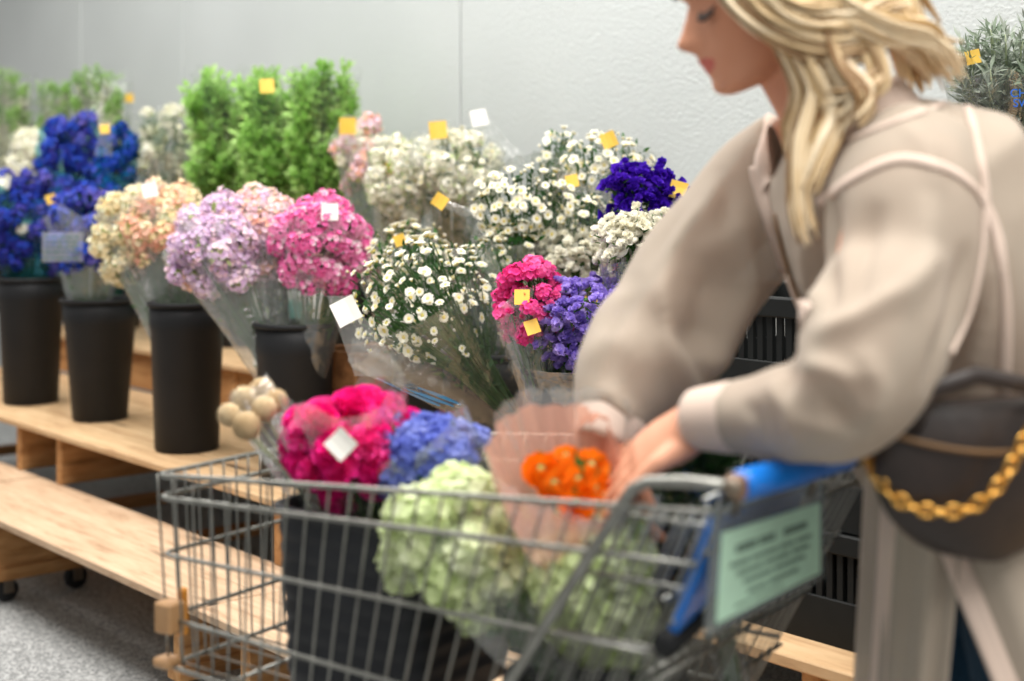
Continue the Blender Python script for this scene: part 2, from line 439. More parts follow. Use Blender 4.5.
# ------------------------------------------------------------------ buckets
def bucket(c, h, rt, rb, label, group=None, m=None, name='flower_bucket'):
    r = empty(name, c, label, 'bucket', group); m = m or M['black']
    mb = MB(); b0 = rb; t0 = rt-.006; k = h-.085
    rk = b0+(t0-b0)*k/h
    mb.lathe(c, [(0, 0), (b0-.006, 0), (b0, .005), (rk, k), (rk+.003, k+.004), (t0, h-.004), (t0-.004, h-.004), (rk-.004, k-.01), (b0-.005, .012), (0, .01)], 48)
    mb.obj('pail', m, r)
    mb = MB(); mb.lathe(c, [(t0-.005, h-.012), (t0+.001, h-.014), (rt+.001, h-.012), (rt+.003, h-.006), (rt+.002, h), (t0-.002, h+.001), (t0-.006, h-.004), (t0-.005, h-.012)], 48)
    mb.obj('rim', m, r)
    return c, h, rt
BK = {}
def bk(key, x, p, z, h, rt, rb, label, group):
    c = S(tsh(x, p), p, z); bucket(c, h, rt, rb, label, group); BK[key] = (c, h, rt)
bk('b1', 31, 2.117, ZD, .465, .125, .098, 'tall black bucket of dark blue flowers, nearest the frame edge', 'black flower buckets on the deck')
bk('b2', 100, 2.14, ZD, .415, .132, .092, 'tapered black bucket under blue flowers with a printed sleeve', 'black flower buckets on the deck')
bk('b3', 187, 2.087, ZD, .447, .117, .096, 'straight black bucket under cream and peach flowers', 'black flower buckets on the deck')
bk('b4', 295, 2.09, ZD, .425, .112, .092, 'black bucket under lilac and pink flowers', 'black flower buckets on the deck')
bk('b5', 494, 2.2, ZD, .40, .13, .1, 'black bucket under the wrapped daisies, half hidden by the cart flowers', 'black flower buckets on the deck')
bk('b6', 582, 2.12, ZD, .40, .13, .1, 'black bucket under the lavender flowers, behind the orange bouquet', 'black flower buckets on the deck')
bk('b8', 545, 2.42, ZD, .40, .13, .1, 'black bucket behind the fuchsia bunch, between two other buckets', 'black flower buckets on the deck')
bk('b9', 436, 2.38, ZD, .40, .13, .1, 'black bucket behind the largest daisy bunch, beside the wooden crate', 'black flower buckets on the deck')
bk('b7', 668, 2.2, ZD, .40, .13, .1, 'black bucket under the white statice, behind the woman\'s sleeve', 'black flower buckets on the deck')
for i, (x, lb) in enumerate([(10, 'under the first cream and green spikes'), (66, 'behind the bright blue bunch'), (118, 'under the widest cream and green spikes'), (172, 'under the white and green bunch'), (232, 'under the first green leafy bunch'), (285, 'under the middle green leafy bunch'),
                             (335, 'under the last green leafy bunch'), (385, 'under the pale pink and white bunch'), (450, 'under the back white daisy bunch'), (530, 'behind the tall daisies'), (610, 'under the highest daisies'), (690, 'under the violet statice'), (1010, 'under the grey leafy plant')]):
    bk('t%d' % x, x, 2.86, ZT, .40, .12, .095, 'black bucket on the top tier ' + lb, 'black buckets on the top tier')

# ------------------------------------------------------------------ flower meshes
def leafq(mb, base, d, n, L, W, mi, bend=.2):
    s_ = d.cross(n).normalized()
    mb.add([base, base+d*L*.5+s_*W/2+n*bend*L*.12, base+d*L+n*(-bend*L*.3), base+d*L*.5-s_*W/2+n*bend*L*.12], [(0,1,2,3)], mi)
def rdir(): 
    z = R.uniform(-1, 1); a = R.uniform(0, 6.283); q = math.sqrt(1-z*z); return V((q*math.cos(a), q*math.sin(a), z))
def fib(n, zmin=-1):
    for i in range(n):
        z = 1-(1-zmin)*(i+.5)/n; a = i*2.39996; q = math.sqrt(max(0, 1-z*z)); yield V((q*math.cos(a), q*math.sin(a), z))
def daisy(name, r, pet, n=17, cup=.15, cen=None, rc=.42):
    mb = MB()
    for layer in range(2):
        for i in range(n):
            a = 6.2832*(i+layer*.5)/n + R.uniform(-.08, .08); L = r*(R.uniform(.88, 1.05) - layer*.12); w = r*.33
            d = V((math.cos(a), math.sin(a), cup+layer*.25+R.uniform(-.12, .12))).normalized(); t = V((-math.sin(a), math.cos(a), 0))
            b = d*r*.2
            mb.add([b-t*w*.3, b+t*w*.3, d*L*.65+t*w*.5+V((0,0,.06*r)), d*L+t*w*.22, d*L-t*w*.22, d*L*.65-t*w*.5+V((0,0,.06*r))], [(0,1,2,5),(5,2,3,4)], 0)
    mb.ball((0,0,r*.06), (r*rc, r*rc, r*.26), 9, 5, 1)
    mb.lathe((0,0,0), [(.0, -.34*r), (.13*r, -.3*r), (.26*r, -.05*r), (.2*r, 0)], 7, 2)
    return mb.mesh(name, [pet, cen or M['centre'], M['leaf']])
def florets(name, mats, rad, n, fr, pets=5, zmin=-.15, squash=.8, ruf=.35, bits=0, inner=True, spike=False):
    mb = MB()
    for q in fib(n, zmin):
        q = (q + rdir()*.22).normalized(); c = V((q.x*rad, q.y*rad, q.z*rad*squash))*R.uniform(.72, 1.1)
        x, y = basis((q+rdir()*.35).normalized()); nn = x.cross(y)
        mi = 0 if len(mats) < 3 or R.random() < .72 else 2
        ph = R.uniform(0, 6.28)
        for k in range(pets):
            a = ph+6.2832*k/pets; d = x*math.cos(a)+y*math.sin(a); t = y*math.cos(a)-x*math.sin(a)
            up_ = nn*fr*R.uniform(ruf-.25, ruf+.3); L = fr*R.uniform(.8, 1.1); w = L*.62
            mb.add([c, c+d*L*.55+t*w+up_*.6, c+d*L+t*w*.4+up_*1.1, c+d*L-t*w*.4+up_*.9, c+d*L*.55-t*w+up_*.5], [(0,1,2,3,4)], mi)
    if inner: mb.ball((0,0,0), (rad*(.5 if spike else .8), rad*(.5 if spike else .8), rad*squash*(.6 if spike else .8)), 10, 7, 1 if spike else 0)
    for i in range(bits):
        q = rdir(); q.z = abs(q.z)*.6-.3; q.normalize(); leafq(mb, q*rad*.6, q, V((0,0,1)), rad*.75, rad*.25, 1)
    return mb.mesh(name, mats)
def statice(name, pet, green, L=.05, n=34, fr=.0075):
    mb = MB()
    for br in range(3):
        a = br*2.1+R.uniform(-.3, .3); d = V((math.cos(a), math.sin(a), .35)).normalized(); side = V((0,0,1))
        for i in range(n//3):
            s_ = (i+.5)/(n//3); c = d*L*.72*s_ + V((0,0,.35*L*math.sin(s_*2.6))) + rdir()*.004
            nn = (side + rdir()*.55 + d*.3).normalized(); x, y = basis(nn); k = 7; rr = fr*R.uniform(.8, 1.2)
            vs = [c-nn*rr*.8]
            for j in range(k):
                g = 6.2832*j/k; w = rr*(1.0 if j % 2 else .78); vs.append(c+(x*math.cos(g)+y*math.sin(g))*w+nn*rr*R.uniform(0, .45))
            mb.add(vs, [(0, 1+j, 1+(j+1) % k) for j in range(k)], 0)
            for _ in range(4):
                qd = (nn+rdir()*.9).normalized(); leafq(mb, c-nn*rr*.5, qd, x, rr*1.2, rr*.9, 0)
        mb.tube([V((0,0,-L*.4)), d*L*.3, d*L*.72+V((0,0,.1*L))], [.0022, .002, .0012], 4, 1)
    mb.ball((0,0,L*.06), (L*.35, L*.35, L*.14), 8, 5, 0)
    return mb.mesh(name, [pet, green])
def carnation(name, pet, r=.026, n=46):
    mb = MB()
    for i in range(n):
        f = (i+.5)/n; el = 1.45*(1-f)**.8 - .1; a = i*2.39996
        d = V((math.cos(a)*math.cos(el), math.sin(a)*math.cos(el), math.sin(el))); t = V((-math.sin(a), math.cos(a), 0)); L = r*R.uniform(.9, 1.08)
        nn = d.cross(t); w = L*.42; rows = []
        for u in (.25, .7, 1.0):
            row = []
            for k in range(5):
                s_ = (k-2)/2; row.append(d*L*u*(1-.08*s_*s_) + t*w*u*s_ + nn*(.09*r*u*((-1)**k)) + V((0,0,-.1*r)))
            rows.append(row)
        mb.sheet(rows, 0)
    mb.ball((0,0,-r*.1), (r*.62, r*.62, r*.55), 10, 6, 0)
    mb.tube([(0,0,-r*1.35), (0,0,-r*.9), (0,0,-r*.3)], [r*.14, r*.25, r*.32], 7, 1)
    return mb.mesh(name, [pet, M['leaf']])
def ranunculus(name, pet, r=.027):
    mb = MB()
    for ly in range(6):
        k = 5+ly; rr = r*(.25+.15*ly); open_ = .25+.22*ly
        for i in range(k):
            a = 6.2832*(i+ly*.37)/k; d = V((math.cos(a), math.sin(a), 0)); t = V((-math.sin(a), math.cos(a), 0)); rows = []
            for u in range(5):
                s_ = u/4; prof = d*(rr*math.sin(min(1.0, s_*1.15)*1.75)*.98) + V((0,0, r*(-.45+.95*s_*(1.15-open_*.42)))); w = rr*3.1/k*math.sin(.35+s_*2.3)
                rows.append([prof-t*w-d*w*.28, prof, prof+t*w-d*w*.28])
            mb.sheet(rows, 0)
    mb.ball((0,0,r*.12), (r*.24, r*.24, r*.2), 8, 6, 1)
    return mb.mesh(name, [pet, M['leaflo']])
def globe(name, r=.021):
    mb = MB(); mb.ball((0,0,0), r*.8, 14, 10, 0)
    for q in fib(240):
        x, y = basis(q); c = q*r*.75; w = r*.11
        mb.add([c+x*w, c+y*w, c-x*w, c-y*w, c+(q+rdir()*.18)*r*.34], [(0,1,4),(1,2,4),(2,3,4),(3,0,4)], 0)
    mb.lathe((0,0,0), [(.003, -r*1.2), (.005, -r*.9), (.008, -r*.6)], 7, 1)
    return mb.mesh(name, [M['beige'], M['stemp']])
def sprig(name, mats, L=.16, n=26, lw=.016, ll=.028, top=None):
    mb = MB(); mb.tube([(0,0,-L), (.003,.002,-L*.4), (0,0,0)], [.0025, .002, .001], 5, 1)
    for i in range(n):
        s_ = (i+.5)/n; a = i*2.4; z = -L*.95*(1-s_); d = V((math.cos(a), math.sin(a), .7+.5*s_+R.uniform(-.3, .3))).normalized()
        mi = 0 if not top or s_ < .7 else 2
        for _ in range(3):
            d2 = (d+rdir()*.45).normalized(); leafq(mb, V((0,0,z))+d*R.uniform(.0, .02), d2, V((0,0,1)), ll*R.uniform(.7, 1.2), lw, mi)
    return mb.mesh(name, mats)
def snap(name, mats, L=.24):
    mb = MB(); mb.tube([(0,0,-L*1.2), (0,0,-L*.4), (0,0,0)], [.004, .003, .001], 5, 1); n = 46
    for i in range(n):
        s_ = (i+.5)/n; a = i*2.4; rr = .034*(1-s_*.8); c = V((math.cos(a)*rr, math.sin(a)*rr, -L*(1-s_))); mi = 0 if s_ < .78 else 2
        sz = .02*(1-s_*.6)
        for _ in range(5): leafq(mb, c, (V((math.cos(a), math.sin(a), .3))+rdir()*.8).normalized(), V((0,0,1)), sz*1.3, sz, mi)
        mb.ball(c, (sz*.45, sz*.45, sz*.6), 6, 4, mi)
    return mb.mesh(name, mats)
def minicarn(name, pet, r=.011): return carnation(name, pet, r, 24)

G = M['leaf']
ME = dict(
 daisy=[daisy('daisy_%d' % i, .0128+.0016*i, M['wpet'], 15+i, .08+.14*i) for i in range(3)] + [daisy('daisy_bud', .008, M['wpet'], 10, 1.3, rc=.3)],
 gdaisy=[florets('tiny_white', [M['wpet'], M['leaflo'], M['wgreen']], .026, 24, .010, 5, -.2, .8, .3, 10, False)]+[daisy('daisy_s', .012, M['wpet'], 13, .2)],
 cream=[florets('cream_fl', [M['cream'], M['leaflo'], M['wgreen']], 0.03, 56, 0.0095, 5, -.5, 1.25, .4, 6, True, True)],
 peach=[florets('peach_fl', [M['peach'], M['leaflo'], M['cream']], 0.03, 56, 0.009, 5, -.5, 1.25, .4, 8, True, True)],
 lilac=[florets('lilac_fl', [M['lilac'], M['leaflo'], M['ppink']], 0.03, 64, 0.0085, 5, -.5, 1.25, .4, 8, True, True)],
 ppink=[florets('ppink_fl', [M['ppink'], M['leaflo'], M['peach']], 0.03, 60, 0.0085, 5, -.5, 1.25, .4, 8, True, True)],
 hpink=[florets('hpink_fl', [M['hpink'], M['leaf'], M['ppink']], 0.03, 60, 0.009, 5, -.5, 1.25, .4, 4, True, True)],
 blue=[florets('blue_fl', [M['bluep'], M['leafd'], M['bluev']], 0.028, 44, 0.0095, 5, -.5, 1.25, .4, 8, True, True)],
 bluev=[florets('bluev_fl', [M['bluev'], M['leafd'], M['bluep']], 0.028, 44, 0.0095, 5, -.5, 1.25, .4, 8, True, True)],
 teal=[florets('teal_fl', [M['tealp'], M['leafd'], M['bluep']], 0.028, 40, 0.0095, 5, -.5, 1.25, .4, 8, True, True)],
 wblue=[florets('white_fl', [M['wpet'], M['leafg'], M['wgreen']], .03, 26, .013, 5, -.2, .9, .4, 6)],
 violet=[statice('violet_st', M['violet'], M['leaf'], .055, 48, .009) for _ in range(2)],
 laven=[statice('lavender_st', M['laven'], M['leaf'], .05, 45, .0085) for _ in range(2)],
 wstat=[statice('white_st', M['wpet'], M['leaf'], .05, 42, .0082) for _ in range(2)],
 fuch=[florets('fuchsia_fl', [M['fuch'], M['leaf'], M['fuch']], .02, 26, .008, 5, -.1, .8, .4, 2), minicarn('mini_carnation', M['fuch'])],
 magenta=[carnation('magenta_carn', M['magenta'], .031, 50) for _ in range(2)],
 hydb=[florets('hydrangea_fl', [M['hydb'], M['leaf'], M['hydb']], .034, 90, .0085, 4, -.35, .8, .35)],
 vib=[florets('snowball_fl', [M['vib'], M['leaflo'], M['vib']], .029, 60, .0095, 5, -.6, .95, .25)],
 oran=[ranunculus('ranunculus', M['oran'], .029)],
 globe=[globe('globe')],
 green=[sprig('green_sprig', [M['leafl'], M['stem'], M['leafl']], .17, 26, .015, .026), sprig('olive_sprig', [M['leaflo'], M['stem'], M['leafl']], .17, 26, .016, .026, True)],
 snap=[snap('snapdragon', [M['wgreen'], M['stem'], M['leafl']])],
 euc=[sprig('grey_sprig', [M['leafg'], M['stemp'], M['leafg']], .14, 26, .006, .03)],
 dgreen=[sprig('dark_sprig', [M['leafd'], M['stem'], M['leaf']], .1, 26, .014, .03)],
 wgr=[sprig('white_green_sprig', [M['wgreen'], M['stem'], M['leafg']], .1, 20, .014, .02, True)],
)
# ------------------------------------------------------------------ bouquets
def sleeve(root, B, T, a, b, m, rim=.55, corners=4, tall=.35, ph=0, base_r=.022, name='sleeve', flare=1.0, fpow=1.35):
    A = (T-B).normalized(); e1 = (V((1,0,0))-A*A.x).normalized(); e2 = A.cross(e1); L = (T-B).length + b*rim
    n, k = 84, 18; rows = []
    sd = R.uniform(0, 99)
    for i in range(k+1):
        s_ = i/k; row = []
        for j in range(n+1):
            g = 6.2832*(j % n)/n
            c4 = abs(math.cos(corners*(g+ph)/2))**6
            ext = 1 + tall*c4*.55*max(0, s_-.75)/.25*b/L
            f = s_**fpow
            rr = base_r + (a*1.1*flare-base_r)*f
            rr *= 1 + .05*f*math.sin(3*g+sd+s_*3) + .05*f*(1-2*abs(math.sin(3.5*g+sd*2+s_*2.5))) + .03*f*(1-2*abs(math.sin(8.5*g+sd*3-s_*4))) + .10*c4*f + .05*noise.noise(V((math.cos(g)*2+sd, math.sin(g)*2, s_*4)))
            row.append(B + A*(L*s_*ext) + e1*(rr*math.cos(g)) + e2*(rr*math.sin(g)*.92))
        rows.append(row)
    mb = MB(); mb.sheet(rows); return mb.obj(name, m, root)
def sticker(root, pix, size, rot=0, m='yellow', name='price_sticker', label='yellow price sticker', asp=1.0, tree=None, off=0):
    x, y, d = pix; c = P(x, y, d)
    if tree:                            # stuck on the film where the sight line meets it
        o_ = V((0,0,E)); h = tree.ray_cast(o_, (c-o_).normalized())
        if h[0] is None:                # on a corner of film standing up above the rim
            h = tree.find_nearest(c); c = P(x, y, h[0].y)
            foot, top = h[0]+(h[0]-c)*.5, c+(c-h[0]).normalized()*size*.6; w_ = V((size*.9, 0, 0)); mb = MB(); rows = []
            for i in range(5):
                u = i/4; m_ = foot.lerp(top, u); rows.append([m_-w_*(1-.55*u)+V((0, .004, 0)), m_+V((0, .001, 0)), m_+w_*(1-.55*u)+V((0, .004, 0))])
            mb.sheet(rows); mb.obj('film_corner', M['filmh'], root); c = c-V((0, .004, 0))
        else: c = h[0]+(o_-h[0]).normalized()*max(off, size*.42)
    fw = (V((0,0,E))-c).normalized(); fw = (fw+V((R.uniform(-.2,.2), 0, R.uniform(-.1,.2)))).normalized()
    rx = V((0,0,1)).cross(fw).normalized(); uy = fw.cross(rx)
    ca, sa = math.cos(rot), math.sin(rot); e1 = rx*ca+uy*sa; e2 = uy*ca-rx*sa; h = size*.44
    mb = MB(); rows = []
    for i in range(4):
        rows.append([c+e1*(h*(j*2/3-1))+e2*(h*asp*(i*2/3-1))+fw*(.06*size*((j*2/3-1)**2)) for j in range(4)])
    mb.sheet(rows); o = mb.obj(name, M[m], root, smooth=False)
    if label: o['label'] = label
    return o
def bq(kind, cx, cy, w, h, p, base, n, label, cat='bouquet', name='bouquet', group=None, size=1.0, film_='film', fol='leaf', nfol=60,
       st=(), rim=.5, tall=.5, ph=.4, dpth=1.0, dd=None, part='flower_head', stems='stem', depth=None, orient=.5, back=.45, core=False, flare=1.0, down=.6, box=False, base_r=.022, mixin=None, sl=True, upright=False, fpow=1.35, more=0, pix=None, face=None):
    d = depth or dd or dsh(cx, p)
    if isinstance(base, str) and depth is None and base[0] == 'b': d = min(max(d, BK[base][0].y-.05), BK[base][0].y+.08)
    T = P(cx, cy, d); a = w/2*d/F; b = h/2*d/F; c = a*dpth
    if isinstance(base, str):
        q, bh, br = BK[base]; dr = (T-q); off = V((dr.x, dr.y, 0)); off = off.normalized()*(br*.3 if off.length < br else -br*.35) if off.length > 1e-5 else off
        B = q+V((0,0,bh*.16))+off
    else: B = V(base)
    A = (T-B).normalized(); root = empty(name, B, label, cat, group or ('wrapped flower bunches on the shelves' if depth is None else 'bouquets in the shopping cart'))
    me = ME[kind]; heads = []; i = 0; tries = 0
    cand = list(fib(int(n*2.6)))
    R.shuffle(cand)
    if pix:
        cand = []; heads = [(P(*q), (V(face)+rdir()*.25).normalized(), (P(*q)-T).normalized()) for q in pix]
    for q in cand:
        if len(heads) >= n: break
        if q.dot(A) < -down: continue
        if not box and q.y > .35 and R.random() > back: continue
        u = 1.0 if R.random() < .8 else R.uniform(.55, .95)
        if box:
            q = V((R.uniform(-1, 1), -1 if R.random() < .6 else R.uniform(-1, 1), R.uniform(-.62, 1)))
            pos = T + V((q.x*a*.95*(1+.05*q.z), q.y*c*.85, q.z*b*R.uniform(.9, 1.0)))
        else:
            k = min(0, q.dot(A)); lat = 1+.42*k; ux = V((q.x*a, q.y*c, q.z*b)); al = A*ux.dot(A); pos = T + (al*(1-.25*k) + (ux-al)*lat)*(u*R.uniform(.80, 1.06))
        nrm = V((q.x/max(a,.01), q.y/max(c,.01), q.z/max(b,.01))).normalized()
        heads.append((pos, (nrm*orient + A*(1-orient) + rdir()*.25).normalized(), q))
    for pos, nn, q in heads:
        m = me[i % len(me)] if len(me) < 4 or R.random() < .82 else me[3]
        if mixin and R.random() < mixin[1]: m = R.choice(ME[mixin[0]])
        i += 1
        o = bpy.data.objects.new(part, m); col.objects.link(o); o.parent = root; o.location = pos-B
        if upright: nn = (A*.8+V((q.x*.35, q.y*.35, 0))+rdir()*.08).normalized()
        o.rotation_mode = 'QUATERNION'; o.rotation_quaternion = V((0,0,1)).rotation_difference(nn) @ Quaternion((0,0,1), R.uniform(0, 6.28))
        s_ = size*R.uniform(.82, 1.15); o.scale = (s_,)*3
    if more:
        mb = MB(); src = me[0]
        for _ in range(more):
            q = rdir()
            if q.dot(A) < -.85 or (q.y > .2): continue
            k = min(0, q.dot(A)); ux = V((q.x*a, q.y*c, q.z*b)); al = A*ux.dot(A); pos = T+(al*(1-.25*k)+(ux-al)*(1+.42*k))*R.uniform(.7, 1.0)
            nn = (q*.5+A*.5+rdir()*.3).normalized(); ro = V((0,0,1)).rotation_difference(nn) @ Quaternion((0,0,1), R.uniform(0, 6.28)); sz = size*R.uniform(.7, 1.0)
            o_ = len(mb.v); mb.v += [tuple(pos+ro @ (v.co*sz)) for v in src.vertices]
            for f in src.polygons: mb.f.append(tuple(i_+o_ for i_ in f.vertices)); mb.m.append(f.material_index)
        o = mb.obj('small_flower_heads', list(src.materials), root); o['kind'] = 'stuff'
    mb = MB(); nb_ = 0
    for pos, nn, q in heads[:70]:
        p0 = B+rdir()*.012; pm = B+A*(T-B).length*.55+(pos-T)*.3
        pts = [p0, p0*.25+pm*.5+pos*.25, pos-nn*.012]; mb.tube([p0, pm, pos-nn*.012*size], [.0022, .002, .0014], 4, 0, cap=False)
    o = mb.obj('stem_bundle', M[stems], root); o['kind'] = 'stuff'
    if nfol:
        mb = MB()
        for _ in range(nfol*3):
            q = rdir(); u = R.random()**.4*.9; pos = T+V((q.x*a, q.y*c, q.z*b))*u
            if box: pos = T+V((R.uniform(-.9, .9)*a, R.uniform(-.8, .8)*c, R.uniform(-1, .8)*b))
            elif R.random() < .4: pos = B + (pos-B)*R.uniform(.45, .95)
            leafq(mb, pos, (A+rdir()*.9).normalized(), rdir(), R.uniform(.014, .03), R.uniform(.006, .012), 0)
        o = mb.obj('foliage', M[fol], root, smooth=False); o['kind'] = 'stuff'
    if sl:
        s_ = sleeve(root, B, T, max(a, c), b, M[film_], rim, 4, tall, ph, base_r, flare=flare, fpow=fpow)
    if sl and st:
        bt = BVHTree.FromPolygons([v.co+B for v in s_.data.vertices], [tuple(f.vertices) for f in s_.data.polygons])
        for x, y, sz, rot, *mm in st: sticker(root, (x, y, d-max(a, c)*.6), sz, rot, *(mm or ['yellow']), tree=bt, off={'magenta': .045, 'euc': .15, 'teal': .04, 'blue': .03, 'bluev': .03}.get(kind, 0))
    return root, B, T, a, b, d

# far end of the shelves
bq('snap', 14, 104, 44, 76, 2.86, 't10', 34, 'cream and green flower spikes, first bunch from the frame edge', part='flower_spike', fol='leafl', upright=True, film_='film', box=True, size=1.25)
bq('snap', 57, 108, 36, 66, 2.86, 't66', 26, 'narrow cream and green flower spikes between two wider spike bunches', part='flower_spike', fol='leafl', upright=True, film_='film', box=True, size=1.25)
bq('snap', 103, 102, 54, 76, 2.86, 't118', 40, 'widest bunch of cream and green flower spikes, beside a yellow sticker', part='flower_spike', fol='leafl', upright=True, film_='film', box=True, size=1.25, st=[(129, 98, .045, .1)])
bq('wblue', 36, 160, 46, 60, 2.5, 't66', 24, 'white flowers in frosted film behind the dark blue bunch', film_='filmw', fol='leafg')
bq('blue', 72, 162, 62, 92, 2.42, 't66', 48, 'bright blue bunch standing high behind the blue buckets', film_='filmt', fol='leafd', mixin=('bluev', .4))
bq('teal', 118, 172, 34, 84, 2.42, 't118', 26, 'dark teal blue bunch with a yellow sticker beside the bright blue one', film_='filmt', fol='leafd', st=[(105, 129, .04, .1), (111, 170, .055, 0), (96, 196, .06, -.2)])
bq('wgr', 164, 148, 72, 76, 2.62, 't172', 34, 'white and grey green bunch with dark stems beside the green block', film_='filmh', fol='leafd', part='flower_sprig', upright=True, nfol=110, mixin=('gdaisy', .4))
bq('wblue', 190, 126, 60, 40, 2.86, 't172', 16, 'white wrapped bunch behind the grey green one against the wall', film_='filmw', fol='leafg')
bq('bluev', 26, 228, 70, 112, 2.12, 'b1', 64, 'dark violet blue bunch in the first black bucket', film_='filmt', fol='leafd', mixin=('wblue', .12), st=[(51, 199, .04, .3)])
r2 = bq('blue', 90, 240, 76, 96, 2.1, 'b2', 56, 'blue bunch with printed label sleeve in the tapered black bucket', film_='filmh', fol='leaf', mixin=('bluev', .3))
# green leafy block
bq('green', 236, 138, 88, 140, 2.8, 't232', 95, 'tall green leafy bunch beside the white bunches, first of the green block', part='leaf_sprig', fol='leafl', upright=True, rim=.9, nfol=330, dpth=.8, tall=.15, film_='films', box=True, size=1.25, mixin=None, flare=.92)
bq('green', 285, 138, 90, 142, 2.78, 't285', 98, 'tall green leafy bunch with a yellow sticker in the middle of the green block', part='leaf_sprig', fol='leafl', upright=True, rim=.9, nfol=330, dpth=.8, tall=.15, film_='films', box=True, size=1.25, st=[(267, 86, .055, .05)], flare=.92)
bq('green', 326, 138, 72, 142, 2.82, 't335', 90, 'tall green leafy bunch at the pale pink end of the green block', part='leaf_sprig', fol='leafl', upright=True, rim=.9, nfol=330, dpth=.8, tall=.15, film_='films', box=True, size=1.25, flare=.92)
# front buckets
bq('cream', 126, 244, 44, 100, 2.06, 'b3', 34, 'cream bunch leaning over the edge of the straight bucket', film_='filmh', fol='leaf')
bq('peach', 172, 236, 96, 94, 2.09, 'b3', 72, 'wide peach and cream bunch in the straight bucket', film_='filmh', fol='leaf', mixin=('cream', .12), st=[(150, 190, .05, .2, 'white', 'price_tag', 'white price tag')])
bq('lilac', 230, 256, 106, 98, 2.0, 'b4', 78, 'lilac bunch leaning from the bucket towards the peach one', film_='filmh', fol='leaf', mixin=('ppink', .12))
bq('ppink', 262, 224, 60, 50, 2.2, 'b4', 30, 'pale pink bunch between the lilac and bright pink ones', film_='filmh', fol='leaflo', mixin=('lilac', .2))
bq('hpink', 320, 252, 84, 96, 2.06, 'b4', 66, 'bright pink bunch in the bucket below the green block', film_='film', fol='leaf', st=[(330, 212, .05, 0, 'white', 'price_tag', 'white price tag')])
# middle back
bq('ppink', 366, 168, 56, 84, 2.76, 't385', 34, 'pale pink and white bunch beside the green block', film_='filmh', fol='leaflo', mixin=('gdaisy', .4), st=[(348, 126, .062, .0)])
bq('gdaisy', 405, 178, 70, 84, 2.66, 't385', 70, 'cloudy white bunch with a yellow sticker, between pale pink and daisies', film_='filmh', fol='leaflo', st=[(392, 165, .06, .3)], nfol=90)
bq('gdaisy', 458, 170, 84, 84, 2.72, 't450', 80, 'white daisy bunch against the wall, left of the tall daisies', film_='filmh', fol='leaf', st=[(438, 130, .06, .1), (479, 118, .055, .2, 'white', 'price_tag', 'pale price tag')], nfol=110)
# daisies
bq('daisy', 608, 166, 92, 66, 2.62, 't610', 80, 'highest daisy bunch, closest to the wall beside the violet statice', film_='film', fol='leaf', nfol=80, back=.15, st=[(609, 140, .045, .4)], orient=.6, sl=True, rim=.1, tall=.2)
bq('daisy', 560, 160, 50, 62, 2.66, 't530', 36, 'tall thin daisy bunch rising in front of the grey wall', film_='film', fol='leaf', nfol=90, rim=-.1, tall=.2)
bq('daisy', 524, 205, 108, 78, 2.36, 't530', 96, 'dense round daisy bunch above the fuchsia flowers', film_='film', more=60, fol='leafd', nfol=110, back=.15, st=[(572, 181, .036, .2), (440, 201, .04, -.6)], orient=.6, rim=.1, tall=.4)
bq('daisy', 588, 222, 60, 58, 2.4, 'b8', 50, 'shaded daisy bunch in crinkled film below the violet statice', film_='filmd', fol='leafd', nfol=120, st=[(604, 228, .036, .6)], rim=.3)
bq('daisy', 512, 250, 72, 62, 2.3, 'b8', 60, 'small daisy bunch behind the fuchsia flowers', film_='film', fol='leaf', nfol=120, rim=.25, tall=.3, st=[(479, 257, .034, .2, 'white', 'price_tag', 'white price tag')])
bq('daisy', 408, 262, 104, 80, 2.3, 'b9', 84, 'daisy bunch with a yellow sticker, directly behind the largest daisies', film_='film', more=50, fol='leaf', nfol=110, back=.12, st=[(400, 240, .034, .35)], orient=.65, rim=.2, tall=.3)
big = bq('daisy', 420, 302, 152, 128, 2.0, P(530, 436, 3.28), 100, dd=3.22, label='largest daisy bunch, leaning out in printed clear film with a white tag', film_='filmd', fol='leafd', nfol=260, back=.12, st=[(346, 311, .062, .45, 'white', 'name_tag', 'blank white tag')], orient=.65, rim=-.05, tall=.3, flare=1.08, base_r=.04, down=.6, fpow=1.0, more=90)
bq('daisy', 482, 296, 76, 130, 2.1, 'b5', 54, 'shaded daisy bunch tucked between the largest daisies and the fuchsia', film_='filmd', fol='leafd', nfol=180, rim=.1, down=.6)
# statice
bq('violet', 640, 206, 70, 62, 2.34, 't690', 30, 'deep violet statice in stiff clear film', film_='filmh', fol='leafd', nfol=90, st=[(678, 190, .045, 1.3)], rim=.5, tall=.9, part='flower_cluster')
bq('wstat', 580, 264, 80, 54, 2.2, 'b8', 34, 'white statice above the lavender, with two yellow stickers', film_='film', fol='leaf', nfol=80, part='flower_cluster', st=[(579, 294, .034, .35), (598, 299, .034, .0)], rim=-.4, tall=.2)
bq('wstat', 640, 250, 76, 62, 2.16, 'b7', 32, 'white statice touching the woman\'s far sleeve', film_='film', fol='leaf', nfol=90, part='flower_cluster', rim=-.4, tall=.2)
bq('fuch', 532, 310, 70, 96, 2.0, 'b6', 60, 'fuchsia bunch with a yellow sticker beside the lavender', film_='film', fol='leaf', nfol=90, part='flower_cluster', st=[(532, 327, .034, .3), (522, 297, .036, .0), (546, 307, .03, 1.0, 'white', 'price_tag', 'white price tag')], down=.5, rim=0)
bq('laven', 594, 336, 112, 104, 1.96, 'b6', 56, 'lavender statice beside the woman\'s sleeve, lowest on the shelf', film_='film', fol='leaf', nfol=70, part='flower_cluster', rim=-.6, tall=.1, down=.6)
